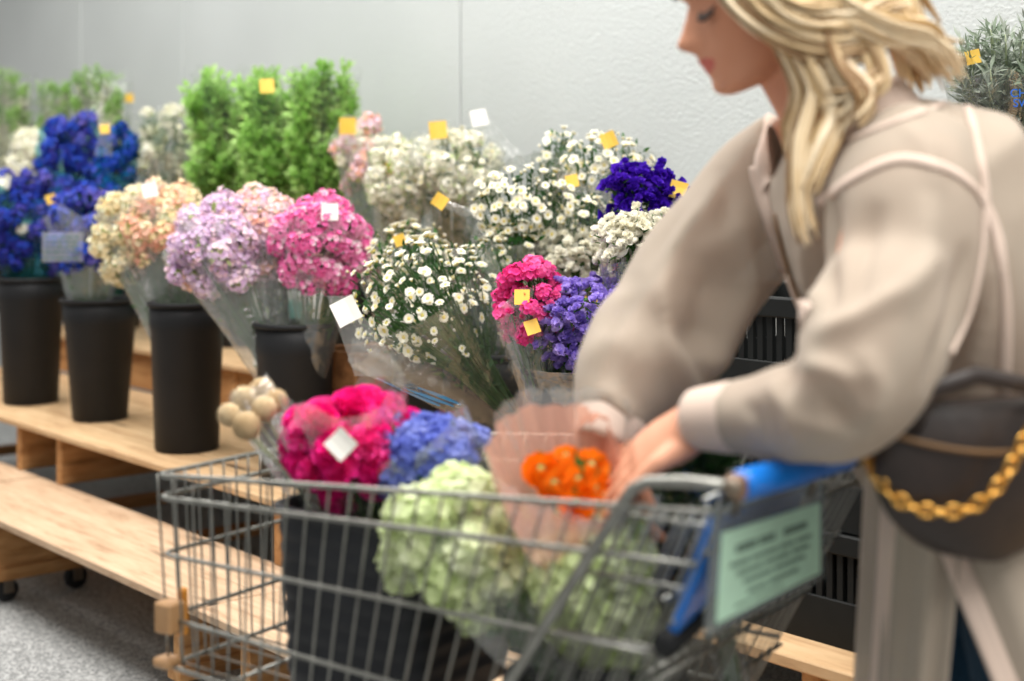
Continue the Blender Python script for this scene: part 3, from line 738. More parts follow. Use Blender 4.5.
gp = bq('euc', 1006, 74, 110, 104, 2.66, 't1010', 60, 'grey leafy plant behind the woman\'s shoulder, with blue lettering on its film', cat='plant', name='grey_plant', part='leaf_sprig', fol='leafg', stems='stemp', upright=True, nfol=120, st=[(973, 57, .032, .2)], rim=.2)

# printing on sleeves
def words(root, txt, pix, size, m, name='lettering', rot=0):
    cu = bpy.data.curves.new(name, 'FONT'); cu.body = txt; cu.size = size; cu.extrude = .0003; cu.materials.append(m)
    o = bpy.data.objects.new(name, cu); col.objects.link(o); dg = bpy.context.evaluated_depsgraph_get(); dg.update()
    me = bpy.data.meshes.new_from_object(o.evaluated_get(dg)); bpy.data.objects.remove(o)
    o = bpy.data.objects.new(name, me); col.objects.link(o); o.parent = root
    w = root.location; o.location = P(*pix)-w; o.rotation_euler = (math.radians(90), 0, rot); return o
d_ = gp[5]-gp[3]*1.05
words(gp[0], 'CH', (1010, 97, d_), .023, M['inkb']); words(gp[0], 'SW', (1013, 107, d_), .023, M['inkb'])
# label panel on the blue bunch sleeve
root = r2[0]; dd = r2[5]-r2[3]*1.1
mb = MB(); mb.sheet([[P(x, y, dd-.004*math.sin(i)) for i, x in enumerate((42, 52, 63, 74, 83))] for y in (232, 247, 262)])
lp = mb.obj('label_panel', M['filmw'], root); lp['label'] = 'whitish printed panel'
mb = MB()
for k, y in enumerate((236, 241, 246, 251, 257)):
    x = 45
    while x < 78:
        wd = R.uniform(3, 8); mb.add([P(x, y, dd-.006), P(min(x+wd, 81), y-.2, dd-.006), P(min(x+wd, 81), y+1.8, dd-.006), P(x, y+2, dd-.006)], [(0,3,2,1)]); x += wd+1.6
mb.obj('print_lines', plain('grey_green_print', (96,120,112), .6), lp, smooth=False)
# blue printed strokes on the big daisy film
root, B, T, a, b, d = big
A = (T-B).normalized(); e1 = (V((1,0,0))-A*A.x).normalized(); e2 = A.cross(e1)
def film_pt(s_, g, L, a=a): 
    f = s_**1.0; rr = .04+(a*1.1*1.08-.04)*f; return B+A*(L*s_)+e1*(rr*1.05*math.cos(g))+e2*(rr*.97*math.sin(g))
L = (T-B).length
sg = -1 if e2.y > 0 else 1
for k, (g0, g1, s0, s1, w) in enumerate([(2.75, 2.45, .74, .5, .10), (2.5, 2.2, .72, .46, .06), (2.25, 2.05, .68, .45, .05), (2.95, 2.8, .82, .66, .07)]):
    mb = MB(); rows = []
    for i in range(9):
        u = i/8; g = sg*(g0+(g1-g0)*u); s_ = s0+(s1-s0)*u; ww = w*math.sin(.3+u*2.5)
        rows.append([film_pt(s_, g-ww, L), film_pt(s_, g+ww, L)])
    mb.sheet(rows); o = mb.obj('printed_stroke', M['cyan'], root); o['label'] = 'blue printed stroke'

# ------------------------------------------------------------------ other things on the shelves
def carton():
    c = S(tsh(292, 2.58), 2.58, ZT); r = empty('printed_carton', c, 'white and teal printed carton standing behind the bucket of pink flowers', 'box')
    w, h = .42, .27; mb = MB(); mb.bevbox(c+V((0,0,h/2)), SAX, (w, .05, h), .003); mb.obj('box_body', M['card'], r, smooth=False)
    for x, ww in ((-.15, .012), (.15, .012), (0, .2)):
        mb = MB(); mb.bevbox(c-PN*.0262+UN*x+V((0,0,h/2)), SAX, (ww, .0015, h*.8), .0005); mb.obj('printed_panel', M['teal'], r, smooth=False)
carton()
def wcrate():
    t = tsh(364, 2.3); c = S(t, 2.3, ZD); r = empty('wooden_crate', c, 'brown wooden crate standing behind the largest daisy bunch', 'crate')
    for k in range(3):
        for s_, ax, ln in ((-.1, 0, .22), (.1, 0, .22)):
            mb = MB(); mb.bevbox(c+PN*s_+V((0,0,.06+k*.115)), SAX, (ln, .014, .105), .002); mb.obj('slat', M['brown'], r, smooth=False)
        for s_ in (-.103, .103):
            mb = MB(); mb.bevbox(c+UN*s_+V((0,0,.06+k*.115)), SAX, (.014, .186, .105), .002); mb.obj('slat', M['brown'], r, smooth=False)
    for i in (-1, 1):
        for j in (-1, 1):
            mb = MB(); mb.bevbox(c+UN*i*.082+PN*j*.08+V((0,0,.17)), SAX, (.028, .026, .34), .002); mb.obj('corner_post', M['brown'], r, smooth=False)
    mb = MB(); mb.bevbox(c+V((0,0,.012)), SAX, (.19, .18, .012), .002); mb.obj('base_board', M['brown'], r, smooth=False)
wcrate()
def crate(t, p, z, label, h=.195, w=.56, dp=.38):
    c = S(t, p, z); r = empty('plastic_crate', c, label, 'crate', 'black plastic crates')
    for sd in (-1, 1):
        mb = MB(); q = c+PN*sd*dp/2
        mb.bevbox(q+V((0,0,.04)), SAX, (w, .012, .08), .002)
        mb.bevbox(q+V((0,0,h-.018)), SAX, (w+.02, .026, .036), .003)
        n = 26
        for i in range(n): mb.box(q+UN*((i+.5)/n-.5)*w+V((0,0,(h-.036+.08)/2)), SAX, (w/n*.55, .008, h-.116))
        mb.obj('side_wall', M['crate'], r, smooth=False)
        mb = MB(); q = c+UN*sd*w/2
        mb.bevbox(q+V((0,0,.04)), SAX, (.012, dp, .08), .002); mb.bevbox(q+V((0,0,h-.018)), SAX, (.026, dp, .036), .003)
        n = 16
        for i in range(n): mb.box(q+PN*((i+.5)/n-.5)*dp+V((0,0,(h-.036+.08)/2)), SAX, (.008, dp/n*.55, h-.116))
        mb.obj('end_wall', M['crate'], r, smooth=False)
    mb = MB(); mb.bevbox(c+V((0,0,.006)), SAX, (w-.012, dp-.012, .01), .002); mb.obj('crate_floor', M['crate'], r, smooth=False)
for k, lb in enumerate(('bottom', 'middle', 'top')):
    crate(1.62, 2.2, ZD+k*.197, 'black slotted plastic crate, %s of the stack seen under the woman\'s arm' % lb)
for k, lb in enumerate(('bottom', 'middle')):
    crate(1.03, 2.13, ZD+k*.197, 'black slotted plastic crate, %s of the stack beside the woman\'s coat' % ('lower' if k == 0 else 'upper'))

# ------------------------------------------------------------------ shopping cart
O0 = V((-.4833, 1.925, 0)); CA = V((.831, -.556, 0)); CB = V((.556, .831, 0))
def Cc(L, w, z): return O0+CA*L+CB*w+V((0,0,z))
def wfar(L): return .42+.09*L
def inset(z): return (.85-z)*.06
def L0(z): return (.831-z)*.02
def L1(z): return .84-(.885-z)*.5
RL = [('a', .831, .884), ('b', .801, .826), ('c', .723, .7226), ('d', .636, .612), ('e', .569, .540)]
cart = empty('shopping_cart', Cc(.4, .22, 0), 'wire shopping cart filled with wrapped flowers, in front of the woman', 'cart')
def cpt(side, s_, i):               # point on rail i at fraction s_
    z0, z1 = RL[i][1], RL[i][2]; z = z0+(z1-z0)*s_; L = L0(z)+(L1(z)-L0(z))*s_
    ins = inset(z); return Cc(L, ins if side == 0 else wfar(L)-ins, z)
for i in range(5):                  # hoops round the basket
    pts = [cpt(0, s_/8, i) for s_ in range(8, -1, -1)]
    f0, f1 = pts[-1], cpt(1, 0, i)
    dirn = (f1-f0).normalized(); rr = .018
    pts[-1] = f0+CA*rr; pts += [f0+CA*rr*.3+dirn*rr*.3, f0+dirn*rr, f1-dirn*rr, f1+CA*rr*.3-dirn*rr*.3, f1+CA*rr] + [cpt(1, s_/8, i) for s_ in range(1, 9)]
    mb = MB(); mb.tube(pts, .0036 if i < 2 else .0031, 10, closed=(i < 1)); mb.obj('basket_rail', M['steel'], cart)
mb_l = []
for side in (0, 1):
    for k in range(25):
        s_ = k/24; mb = MB(); mb.tube([cpt(side, s_, i) + CB*(.003 if side == 0 else -.003) for i in range(5)], .0017, 6); mb.obj('side_wire', M['steel'], cart)
for k in range(1, 17):
    u = k/17; mb = MB(); mb.tube([cpt(0, 0, i).lerp(cpt(1, 0, i), u)+CA*.004 for i in range(5)], .0015, 6); mb.obj('front_wire', M['steel'], cart)
    mb = MB(); mb.tube([cpt(0, 1, i).lerp(cpt(1, 1, i), u) for i in range(5)], .0017, 6); mb.obj('gate_wire', M['steel'], cart)
    if k % 2: mb = MB(); mb.tube([cpt(0, s_/4, 4).lerp(cpt(1, s_/4, 4), u) for s_ in range(5)], .0018, 6); mb.obj('floor_wire', M['dsteel'], cart)
for s_ in (.15, .4, .65, .9):
    mb = MB(); mb.tube([cpt(0, s_, 4)-V((0,0,.004)), cpt(1, s_, 4)-V((0,0,.004))], .003, 6); mb.obj('floor_bar', M['steel'], cart)
for z in (.84, .76, .68, .6):
    mb = MB(); mb.tube([Cc(L1(z)+.004, inset(z), z), Cc(L1(z)+.004, wfar(.8)-inset(z), z)], .003, 6); mb.obj('gate_bar', M['steel'], cart)
# child seat folded against the gate
for k in range(12):
    w = .06+k*.03; mb = MB(); mb.tube([Cc(.80, w, .885), Cc(.765, w, .80), Cc(.715, w, .70), Cc(.73, w, .685)], .0021, 6); mb.obj('seat_wire', M['steel'], cart)
for k in range(9):
    L_ = .70+k*.016; mb = MB(); mb.tube([Cc(L_, .03, .875), Cc(L_-.045, .035, .78), Cc(L_-.10, .04, .66), Cc(L_-.15, .045, .55)], .0019, 6); mb.obj('seat_side_wire', M['steel'], cart)
for z, q in ((.86, 0), (.79, -.035), (.72, -.07)):
    mb = MB(); mb.tube([Cc(.69+q, .032, z), Cc(.835+q, .032, z)], .003, 6); mb.obj('seat_side_bar', M['steel'], cart)
for L_, z in ((.80, .885), (.73, .685), (.75, .77)):
    mb = MB(); mb.tube([Cc(L_, .04, z), Cc(L_, .42, z)], .0032, 8); mb.obj('seat_bar', M['steel'], cart)
# handle tubes, handle, blue grip
HN = P(736, 487, 1.45); HF = P(938, 429, 1.825); hd = (HF-HN).normalized()
for side in (0, 1):
    if side == 0: pts = [Cc(.30, .02, .16), P(470, 745, 1.60), P(560, 602, 1.56), P(618, 512, 1.525), P(632, 489, 1.515), P(648, 482, 1.508), P(690, 482, 1.475), HN]
    else:
        q = CB*.47; pts = [Cc(.30, .42, .16), P(470, 745, 1.60)+q, P(560, 602, 1.56)+q, P(618, 512, 1.525)+q, P(632, 489, 1.515)+q, P(648, 482, 1.508)+q, P(690, 482, 1.475)+q, HF]
    mb = MB(); mb.tube(pts, .0068, 12); mb.obj('handle_tube', M['steel'], cart)
mb = MB(); mb.tube([HN-hd*.012, HN, HF, HF+hd*.012], [.009, .011, .011, .009], 14); o = mb.obj('handle_bar', M['dsteel'], cart)
mb = MB(); mb.tube([HN+hd*.006, HN+hd*.014, HN+hd*.235, HN+hd*.245], [.013, .0165, .0165, .014], 18); o = mb.obj('handle_grip', M['blue'], cart); o['label'] = 'blue plastic handle grip'
mb = MB(); mb.tube([HN+hd*.246, HN+hd*.25, HF-hd*.02, HF-hd*.012], [.013, .0155, .0155, .013], 18); o = mb.obj('handle_sleeve', M['black'], cart); o['label'] = 'black handle sleeve'
for e in (HN, HF):
    mb = MB(); mb.bevbox(e, (hd, V((-hd.y, hd.x, 0)), V((0,0,1))), (.018, .022, .026), .005); o = mb.obj('handle_joint', plain('bronze_plastic', (120,92,72), .5), cart, smooth=False); o['label'] = 'brownish handle joint'
# blue seat panel hanging at the gate
gl = (P(668, 640, 1.50)-P(716, 516, 1.465)).normalized(); ga = CB
mb = MB(); q0 = P(716, 516, 1.465); q1 = P(668, 641, 1.50); t_ = ga*.24
fr_ = gl.cross(ga).normalized()*.006
rows = [[q0-ga*.0, q0+ga*.12, q0+t_], [q0.lerp(q1,.5), q0.lerp(q1,.5)+ga*.12, q0.lerp(q1,.5)+t_], [q1, q1+ga*.12+V((0,0,.03)), q1+t_+V((0,0,.05))]]
mb.sheet(rows); o = mb.obj('seat_panel', M['blue'], cart, solid=.012, bevel=.003); o['label'] = 'blue plastic child seat panel'
mb = MB(); q2 = q1+V((0,0,-.003)); mb.tube([q2-ga*.01, q2+ga*.12+V((0,0,.02)), q2+t_+V((0,0,.045))], .014, 10); o = mb.obj('panel_edge', M['black'], cart); o['label'] = 'black lower edge'
# chassis and wheels
for w in (.06, .38):
    mb = MB(); mb.tube([Cc(.02, w, .17), Cc(.3, w, .16), Cc(.78, w, .15)], .012, 10); mb.obj('chassis_tube', M['dsteel'], cart)
    mb = MB(); mb.tube([Cc(.06, w, .17), Cc(.1, w, .4), Cc(.2, w, .55)], .009, 10); mb.obj('front_strut', M['dsteel'], cart)
    for L_ in (.05, .76):
        mb = MB(); c = Cc(L_, w, .062); mb.tube([c-CB*.014, c-CB*.012, c+CB*.012, c+CB*.014], [.055, .062, .062, .055], 24); wh = mb.obj('wheel', M['rubber'], cart)
        mb = MB(); mb.tube([c-CB*.018, c+CB*.018], .018, 14); mb.obj('hub', M['dsteel'], wh)
        mb = MB()
        for s_ in (-1, 1): mb.box(c+CB*.021*s_+V((0,0,.045)), (CA, CB, V((0,0,1))), (.03, .004, .11))
        mb.box(c+V((0,0,.102)), (CA, CB, V((0,0,1))), (.04, .048, .006)); mb.obj('wheel_fork', M['dsteel'], cart, smooth=False)
for L_ in (.04, .74):
    mb = MB(); mb.tube([Cc(L_, .05, .16), Cc(L_, .39, .16)], .010, 10); mb.obj('chassis_crossbar', M['dsteel'], cart)
# bumpers at the front corner
q = cpt(0, 0, 3)
mb = MB(); mb.bevbox(q+V((.010, -.010, .004)), (CA, CB, V((0,0,1))), (.032, .03, .042), .003); o = mb.obj('corner_bumper', M['tan'], cart, smooth=False); o['label'] = 'tan plastic corner bumper'
mb = MB(); mb.bevbox(q+CA*.012+CB*.022+V((0,0,.004)), (CA, CB, V((0,0,1))), (.012, .014, .066), .003); o = mb.obj('bumper_strip', M['orange'], cart, smooth=False); o['label'] = 'orange plastic strip'
q = cpt(1, 0, 3)
mb = MB(); mb.bevbox(q+V((0,0,.004)), (CA, CB, V((0,0,1))), (.034, .03, .042), .006); o = mb.obj('corner_bumper', M['tan'], cart, smooth=False); o['label'] = 'tan plastic corner bumper'
q = cpt(0, 0, 4)
mb = MB(); mb.bevbox(q+V((0,0,.006)), (CA, CB, V((0,0,1))), (.03, .03, .014), .004); o = mb.obj('corner_cap', M['tan'], cart, smooth=False); o['label'] = 'tan plastic corner cap'
# sign in its clear holder hanging from the handle
sg_ = empty('sign_holder', P(768, 500, 1.56), 'pale green notice in a clear plastic holder hanging from the cart handle', 'sign')
TL, TR, BR, BL = P(716, 510, 1.445), P(824, 482, 1.635), P(825, 577, 1.635), P(707, 637, 1.43)
def bil(u, v, off=0):
    nrm = (TR-TL).cross(BL-TL).normalized()
    if nrm.y > 0: nrm = -nrm
    return (TL*(1-u)+TR*u)*(1-v)+(BL*(1-u)+BR*u)*v + nrm*off
def qd(mb, u0, v0, u1, v1, off, th=.001):
    f = [bil(u0,v0,off+th), bil(u1,v0,off+th), bil(u1,v1,off+th), bil(u0,v1,off+th)]; b = [bil(u0,v0,off), bil(u1,v0,off), bil(u1,v1,off), bil(u0,v1,off)]
    mb.add(f+b, [(0,3,2,1),(4,5,6,7),(0,1,5,4),(1,2,6,5),(2,3,7,6),(3,0,4,7)])
mb = MB(); qd(mb, 0, 0, 1, 1, -.003, .002); mb.obj('clear_holder', M['acryl'], sg_, smooth=False)
mb = MB(); qd(mb, .06, .2, .95, .93, 0, .0008); nt = mb.obj('notice_card', M['paperg'], sg_, smooth=False); nt['label'] = 'pale green printed notice'
mb = MB()
for v0, v1, us in ((.34, .41, (.18,.36,.38,.52,.6,.82)), (.48, .52, (.14,.3,.32,.55,.57,.7,.72,.86)), (.57, .61, (.2,.42,.44,.66,.68,.84)), (.66, .70, (.26,.5,.52,.8)), (.76, .80, (.3,.46,.48,.74)), (.85, .87, (.2,.32,.34,.6))):
    for a_, b_ in zip(us[::2], us[1::2]): qd(mb, a_, v0, b_, v1, .001, .0004)
mb.obj('printed_text', M['ink'], nt, smooth=False)
for u0, v0, u1, v1 in ((0,0,.025,1),(.975,0,1,1),(0,.96,1,1),(0,0,1,.03)):
    mb = MB(); qd(mb, u0, v0, u1, v1, -.004, .005); mb.obj('holder_edge', M['acryl'], sg_, smooth=False)
for u in (.15, .85):
    c = bil(u, 0); h = HN+hd*((c-HN).dot(hd)); mb = MB(); mb.tube([c-V((0,0,.01)), c.lerp(h, .5), h+V((0,0,.004))], .004, 8); mb.obj('hanger_strap', M['dsteel'], sg_)

# bin and bouquets in the cart
CF = .556
def bin_(L_, w, label, rt=.135, rb=.115, h=.235):
    c = Cc(L_, w, CF); r = empty('flower_bin', c, label, 'bucket'); mb = MB()
    prof = [(0, 0), (rb, 0), (rb+.003, .004)]
    for k in range(9):
        z = .02+k*(h-.05)/8; rr = rb+(rt-rb)*z/h; prof += [(rr, z), (rr+.003, z+.006), (rr+.003, z+.012), (rr, z+.018)]
    prof += [(rt+.002, h-.006), (rt+.006, h-.004), (rt+.006, h), (rt-.004, h), (rb-.004, .01), (0, .01)]
    mb.lathe(c, prof, 48); mb.obj('pail', M['cartbin'], r); return c
def tub(L_, w, lx, ly, h, label):
    c = Cc(L_, w, CF); r = empty('flower_tub', c, label, 'tub'); mb = MB(); n = 64
    def rr(k, z):
        vs = []
        for j in range(n):
            g = 6.2832*j/n; cc, ss = math.cos(g), math.sin(g); e = .38
            vs.append(c+CA*(lx*k*abs(cc)**e*(1 if cc > 0 else -1))+CB*(ly*k*abs(ss)**e*(1 if ss > 0 else -1))+V((0,0,z)))
        return vs
    prof = [(.02, 0), (.9, 0), (.91, .006)]
    for k in range(8):
        z = .02+k*(h-.05)/7.4; q = .91+.09*z/h; prof += [(q, z), (q+.016, z+.006), (q+.016, z+.013), (q, z+.019)]
    prof += [(1.0, h-.008), (1.05, h-.006), (1.05, h), (.96, h), (.87, .01), (.02, .01)]
    vs = [p for q in prof for p in rr(*q)]
    mb.add(vs, [(i*n+j, i*n+(j+1)%n, (i+1)*n+(j+1)%n, (i+1)*n+j) for i in range(len(prof)-1) for j in range(n)])
    mb.obj('tub_body', M['cartbin'], r); return c
bc = tub(.275, .185, .125, .135, .245, 'dark ribbed plastic tub in the cart holding the magenta bouquet')
bc2 = bin_(.53, .33, 'round dark plastic bin in the cart behind the lime green heads', .105, .09, .235)
bc3 = bin_(.62, .12, 'low dark plastic bin in the cart under the lime green heads', .105, .095, .085)
bq('globe', 254, 403, 46, 48, 0, P(338, 545, 1.93), 7, 'round beige tufted balls on pale stems in clear film', fol='leafg', nfol=0, depth=1.98, stems='stemp', st=(), rim=.4, tall=.6, orient=.3, part='flower_ball', film_='film', size=.84, down=.2, dpth=.8, face=(-.3,-.5,.8), pix=[(229,415,1.93),(244,399,1.97),(262,391,1.99),(264,409,1.93),(247,426,1.91),(275,402,1.97)])
bq('magenta', 353, 450, 118, 96, 0, bc+V((.0,.02,.05)), 46, 'magenta bouquet with a white diamond tag', fol='leafd', nfol=40, depth=1.93, film_='film', st=[(341, 444, .036, .8, 'white', 'diamond_tag', 'white diamond tag')], rim=.9, tall=1.0, down=.75, size=.95)
bq('hydb', 429, 461, 118, 74, 0, bc2+V((-.05,-.01,.04)), 42, 'periwinkle blue bouquet between the magenta one and the orange one', fol='leaf', nfol=90, depth=1.90, film_='film', rim=.5, tall=.6, part='flower_head', size=.62, down=.35)
bq('vib', 458, 545, 112, 120, 0, Cc(.60, .125, CF+.03), 46, 'lime green round heads in front of the blue bouquet', fol='leaf', nfol=110, depth=1.76, film_='film', rim=.2, tall=.4, part='flower_head', size=.92, down=.85, base_r=.03, stems='stem', flare=.98)
bq('vib', 598, 584, 94, 150, 0, Cc(.70, .18, CF+.012), 50, 'lime green round heads nearest the cart handle', fol='leaf', nfol=110, depth=1.70, film_='film', rim=.2, tall=.4, part='flower_head', size=.92, down=.9, base_r=.03, flare=.98)
bq('dgreen', 690, 462, 70, 44, 0, Cc(.72, .30, CF+.02), 30, 'dark green leafy bunch in the cart under the woman\'s cuff', part='leaf_sprig', fol='leafd', depth=1.84, upright=True, nfol=60, rim=.1, tall=.2)
ob = bq('oran', 570, 478, 74, 74, 0, P(578, 612, 1.72), 13, 'orange bouquet in coral paper held by the woman', fol='leaf', nfol=14, depth=1.70, film_='filmh', rim=.7, tall=.2, ph=1.0, part='flower_head', sl=False, size=.86, face=(-.15,-.75,.65), pix=[(541,470,1.70),(566,458,1.71),(591,466,1.70),(556,484,1.685),(579,480,1.675),(597,490,1.68),(577,503,1.66),(600,507,1.67)], flare=1.2, down=.2, back=.6)
root, B, T, a, b, d = ob
rimc = [(551,404,1.745),(512,412,1.735),(490,440,1.70),(493,474,1.655),(530,502,1.63),(575,520,1.63),(606,512,1.65),(618,470,1.68),(612,428,1.72),(588,408,1.74)]
def wrap(rim, name, m, label, k0=0, k1=1.0, grow=1.0):
    n = len(rim); sp = spline(rim[-2:]+rim+rim[:3], 8)[16:16+8*n+1]; rp = [P(*q) for q in sp]; c = sum(rp, V())/len(rp); bb = B+(c-B)*.12
    i0, i1 = int(k0*(len(rp)-1)), int(k1*(len(rp)-1)); rows = []
    for i in range(17):
        u = i/16; ax_ = bb+(c-bb)*u; row = []
        for j in range(i0, i1+1):
            r_ = rp[j]-c; w_ = .14+.86*u**.62; w_ *= 1+.04*math.sin(j*.9+u*4)+.025*math.sin(j*2.1-u*6)
            row.append(ax_+r_*w_*grow+(rp[j]-c).normalized()*.004*math.sin(u*3.14))
        rows.append(row)
    mb = MB(); mb.sheet(rows); o = mb.obj(name, m, root); o['label'] = label
wrap(rimc, 'wrapping_paper', M['peachp'], 'coral fleece wrapping paper')
wrap([(x+(18 if x > 560 else 2), y-(14 if y < 440 else 4), dq) for x, y, dq in rimc], 'outer_film', M['filmh'], 'clear film over the paper', 0, 1.0, 1.04)

# ------------------------------------------------------------------ the woman
def remeshed(mb, name, voxel, smooth, mats, parent):
    me = mb.mesh(name+'_raw', mats); o = bpy.data.objects.new(name+'_raw', me); col.objects.link(o)
    k = o.modifiers.new('r', 'REMESH'); k.mode = 'VOXEL'; k.voxel_size = voxel
    k = o.modifiers.new('s', 'SMOOTH'); k.factor = .5; k.iterations = smooth
    dg = bpy.context.evaluated_depsgraph_get(); dg.update()
    me2 = bpy.data.meshes.new_from_object(o.evaluated_get(dg)); bpy.data.objects.remove(o)
    me2.name = name
    w = V((0,0,0)); q = parent
    while q: w += q.location; q = q.parent
    me2.transform(Matrix.Translation(-w))
    me2.materials.clear()
    for m in mats: me2.materials.append(m)
    me2.polygons.foreach_set('use_smooth', [True]*len(me2.polygons)); me2.polygons.foreach_set('material_index', [0]*len(me2.polygons))
    o = bpy.data.objects.new(name, me2); col.objects.link(o); o.parent = parent; return o
wom = empty('person', V((.60, 1.56, 0)), 'woman in a sheer taupe shirt with long blonde hair, bending over the cart', 'person')
SD = V((-.30, .954, 0)).normalized()            # from her near (left) shoulder to the far one
# head frame
hf = V((-.94*.985, -.17, -.342)).normalized(); hu = V((-.342, 0, .94)); hu = (hu-hf*hu.dot(hf)).normalized(); hs = hf.cross(hu)   # forward, up, side
if hs.y > 0: hs = -hs                              # hs points to the near side
HE = P(760, -3, 1.755)
def HP(x, y, s_=0): return HE+hf*(x*.01)+hu*(y*.01)+hs*(s_*.01)
prof = [  # y, front x, back x, half width, squareness
 (-10.2, 7.6, 4.2, 1.6), (-9.6, 9.0, 1.6, 3.2), (-8.6, 9.5, -.8, 4.3), (-7.4, 9.2, -3.5, 5.2), (-6.6, 9.3, -5.2, 5.7), (-5.6, 9.7, -6.2, 6.0), (-4.4, 9.8, -7.0, 6.4), (-3.2, 9.5, -7.8, 6.7),
 (-1.6, 9.3, -8.6, 7.0), (0, 9.0, -9.2, 7.1), (1.6, 8.7, -9.5, 7.2), (2.6, 8.8, -9.6, 7.3), (3.8, 9.6, -9.6, 7.4), (5.4, 9.7, -9.4, 7.4), (7.2, 9.2, -8.8, 7.2), (9.2, 7.8, -7.6, 6.4), (11, 5.4, -5.4, 4.9), (12.3, 2.4, -2.6, 2.6), (12.7, .4, -.4, .5)]
prof = spline(prof, 4)
def gs(v, c, w): return math.exp(-((v-c)/w)**2)
bd = MB(); n = 72; rows = []
for y, fx, bx, hw in prof:
    row = []
    for j in range(n):
        g = 6.2832*j/n; c, s_ = math.cos(g), math.sin(g); cx_ = (fx+bx)/2; rx = (fx-bx)/2
        x = cx_+rx*(abs(c)**.88)*(1 if c > 0 else -1); z = hw*(abs(s_)**.92)*(1 if s_ > 0 else -1)
        if c > 0:
            nose = 0
            if -4.2 < y < 3.2:
                h = 3.15*min(1, max(0, (2.9-y)/5.4))**1.15 if y > -2.5 else 3.15*max(0, (y+4.1)/1.6)**.6
                wd = .75+.45*min(1, max(0, (2.5-y)/4)) ; nose = h*gs(z, 0, wd)
                nose += .7*gs(y, -2.7, .7)*gs(abs(z), 1.25, .5)
            x += nose
            x += .75*gs(y, -5.1, .45)*gs(z, 0, 1.5) + .65*gs(y, -6.35, .5)*gs(z, 0, 1.4) - .45*gs(y, -5.75, .22)*gs(z, 0, 2.2)
            x -= .75*gs(y, 1.2, 1.1)*gs(abs(z), 3.2, 1.3); x += .55*gs(y, 1.0, .75)*gs(abs(z), 3.3, .95)
            x += .25*gs(y, 3.2, .7)*gs(abs(z), 3.0, 1.8) + .3*gs(y, -1.6, 1.6)*gs(abs(z), 4.4, 1.5)
        row.append(HP(x, y, z))
    rows.append(row)
vs = [p for r_ in rows for p in r_]; k = len(rows)
fs = [(i*n+j, i*n+(j+1)%n, (i+1)*n+(j+1)%n, (i+1)*n+j) for i in range(k-1) for j in range(n)] + [tuple(range(n))[::-1], tuple((k-1)*n+j for j in range(n))]
bd.add(vs, fs)
for s_ in (-1, 1):                                  # ears
    bd.ball(HP(-.6, .4, 7.1*s_), (.011, .032, .008), 10, 8, 0, (hf, hu, hs))
    bd.ball(HP(-.2, -1.8, 6.9*s_), (.009, .011, .007), 10, 8, 0, (hf, hu, hs))
C7 = P(838, 128, 1.76)
bd.tube([HP(-1.5, -3), HP(-1.6, -8), C7+V((-.012,0,.02)), C7+V((.01,0,-.05))], [.058, .054, .058, .075], 24)
shN, shF = P(895, 185, 1.60), P(775, 172, 1.92)
pel = P(985, 475, 1.74); wst = P(940, 370, 1.745); che = P(892, 240, 1.75)
def ring(c, lat, thk, ax=None, lean=(.86,.5)):
    th = V((lean[0]*SD.y, -lean[0]*SD.x, lean[1])).normalized(); return (c, SD*lat, th*thk)
bd.loft([ring(P(846,135,1.755), .07, .06), ring(P(862,165,1.755), .17, .085), ring(che, .17, .11), ring(wst, .135, .095), ring(pel, .165, .12, lean=(.97,.2)), ring(pel+V((.01,0,-.09)), .165, .12, lean=(1,0))], 28)
# arms
elN, wrN = P(846, 396, 1.478), P(696, 418, 1.622)
elF, wrF = P(640, 352, 1.83), P(604, 432, 1.765)
bd.tube([shN+V((.03,.04,0)), shN, shN.lerp(elN,.5), elN, elN.lerp(wrN,.3), wrN.lerp(elN,.12), wrN], [.05, .052, .043, .037, .038, .027, .0255], 18)
bd.tube([shF+V((.03,-.04,0)), shF, shF.lerp(elF,.5), elF, elF.lerp(wrF,.3), wrF], [.05, .052, .043, .037, .036, .026], 18)
# legs and feet
for s_, ft in ((-1, V((.66, 1.48, 0))), (1, V((.54, 1.62, 0)))):
    hp = pel+SD*.085*s_+V((0,0,-.04)); an = ft+V((.04,0,.09)); kn = hp.lerp(an, .5)+V((-.03,0,0))
    bd.tube([hp, hp.lerp(kn,.5), kn, kn.lerp(an,.35), an, an-V((0,0,.05))], [.088, .075, .054, .052, .034, .032], 18)
    bd.tube([an+V((.03,0,-.055)), an+V((-.03,0,-.06)), an+V((-.12,-.02,-.07)), an+V((-.17,-.03,-.074))], [.03, .034, .03, .016], 12)
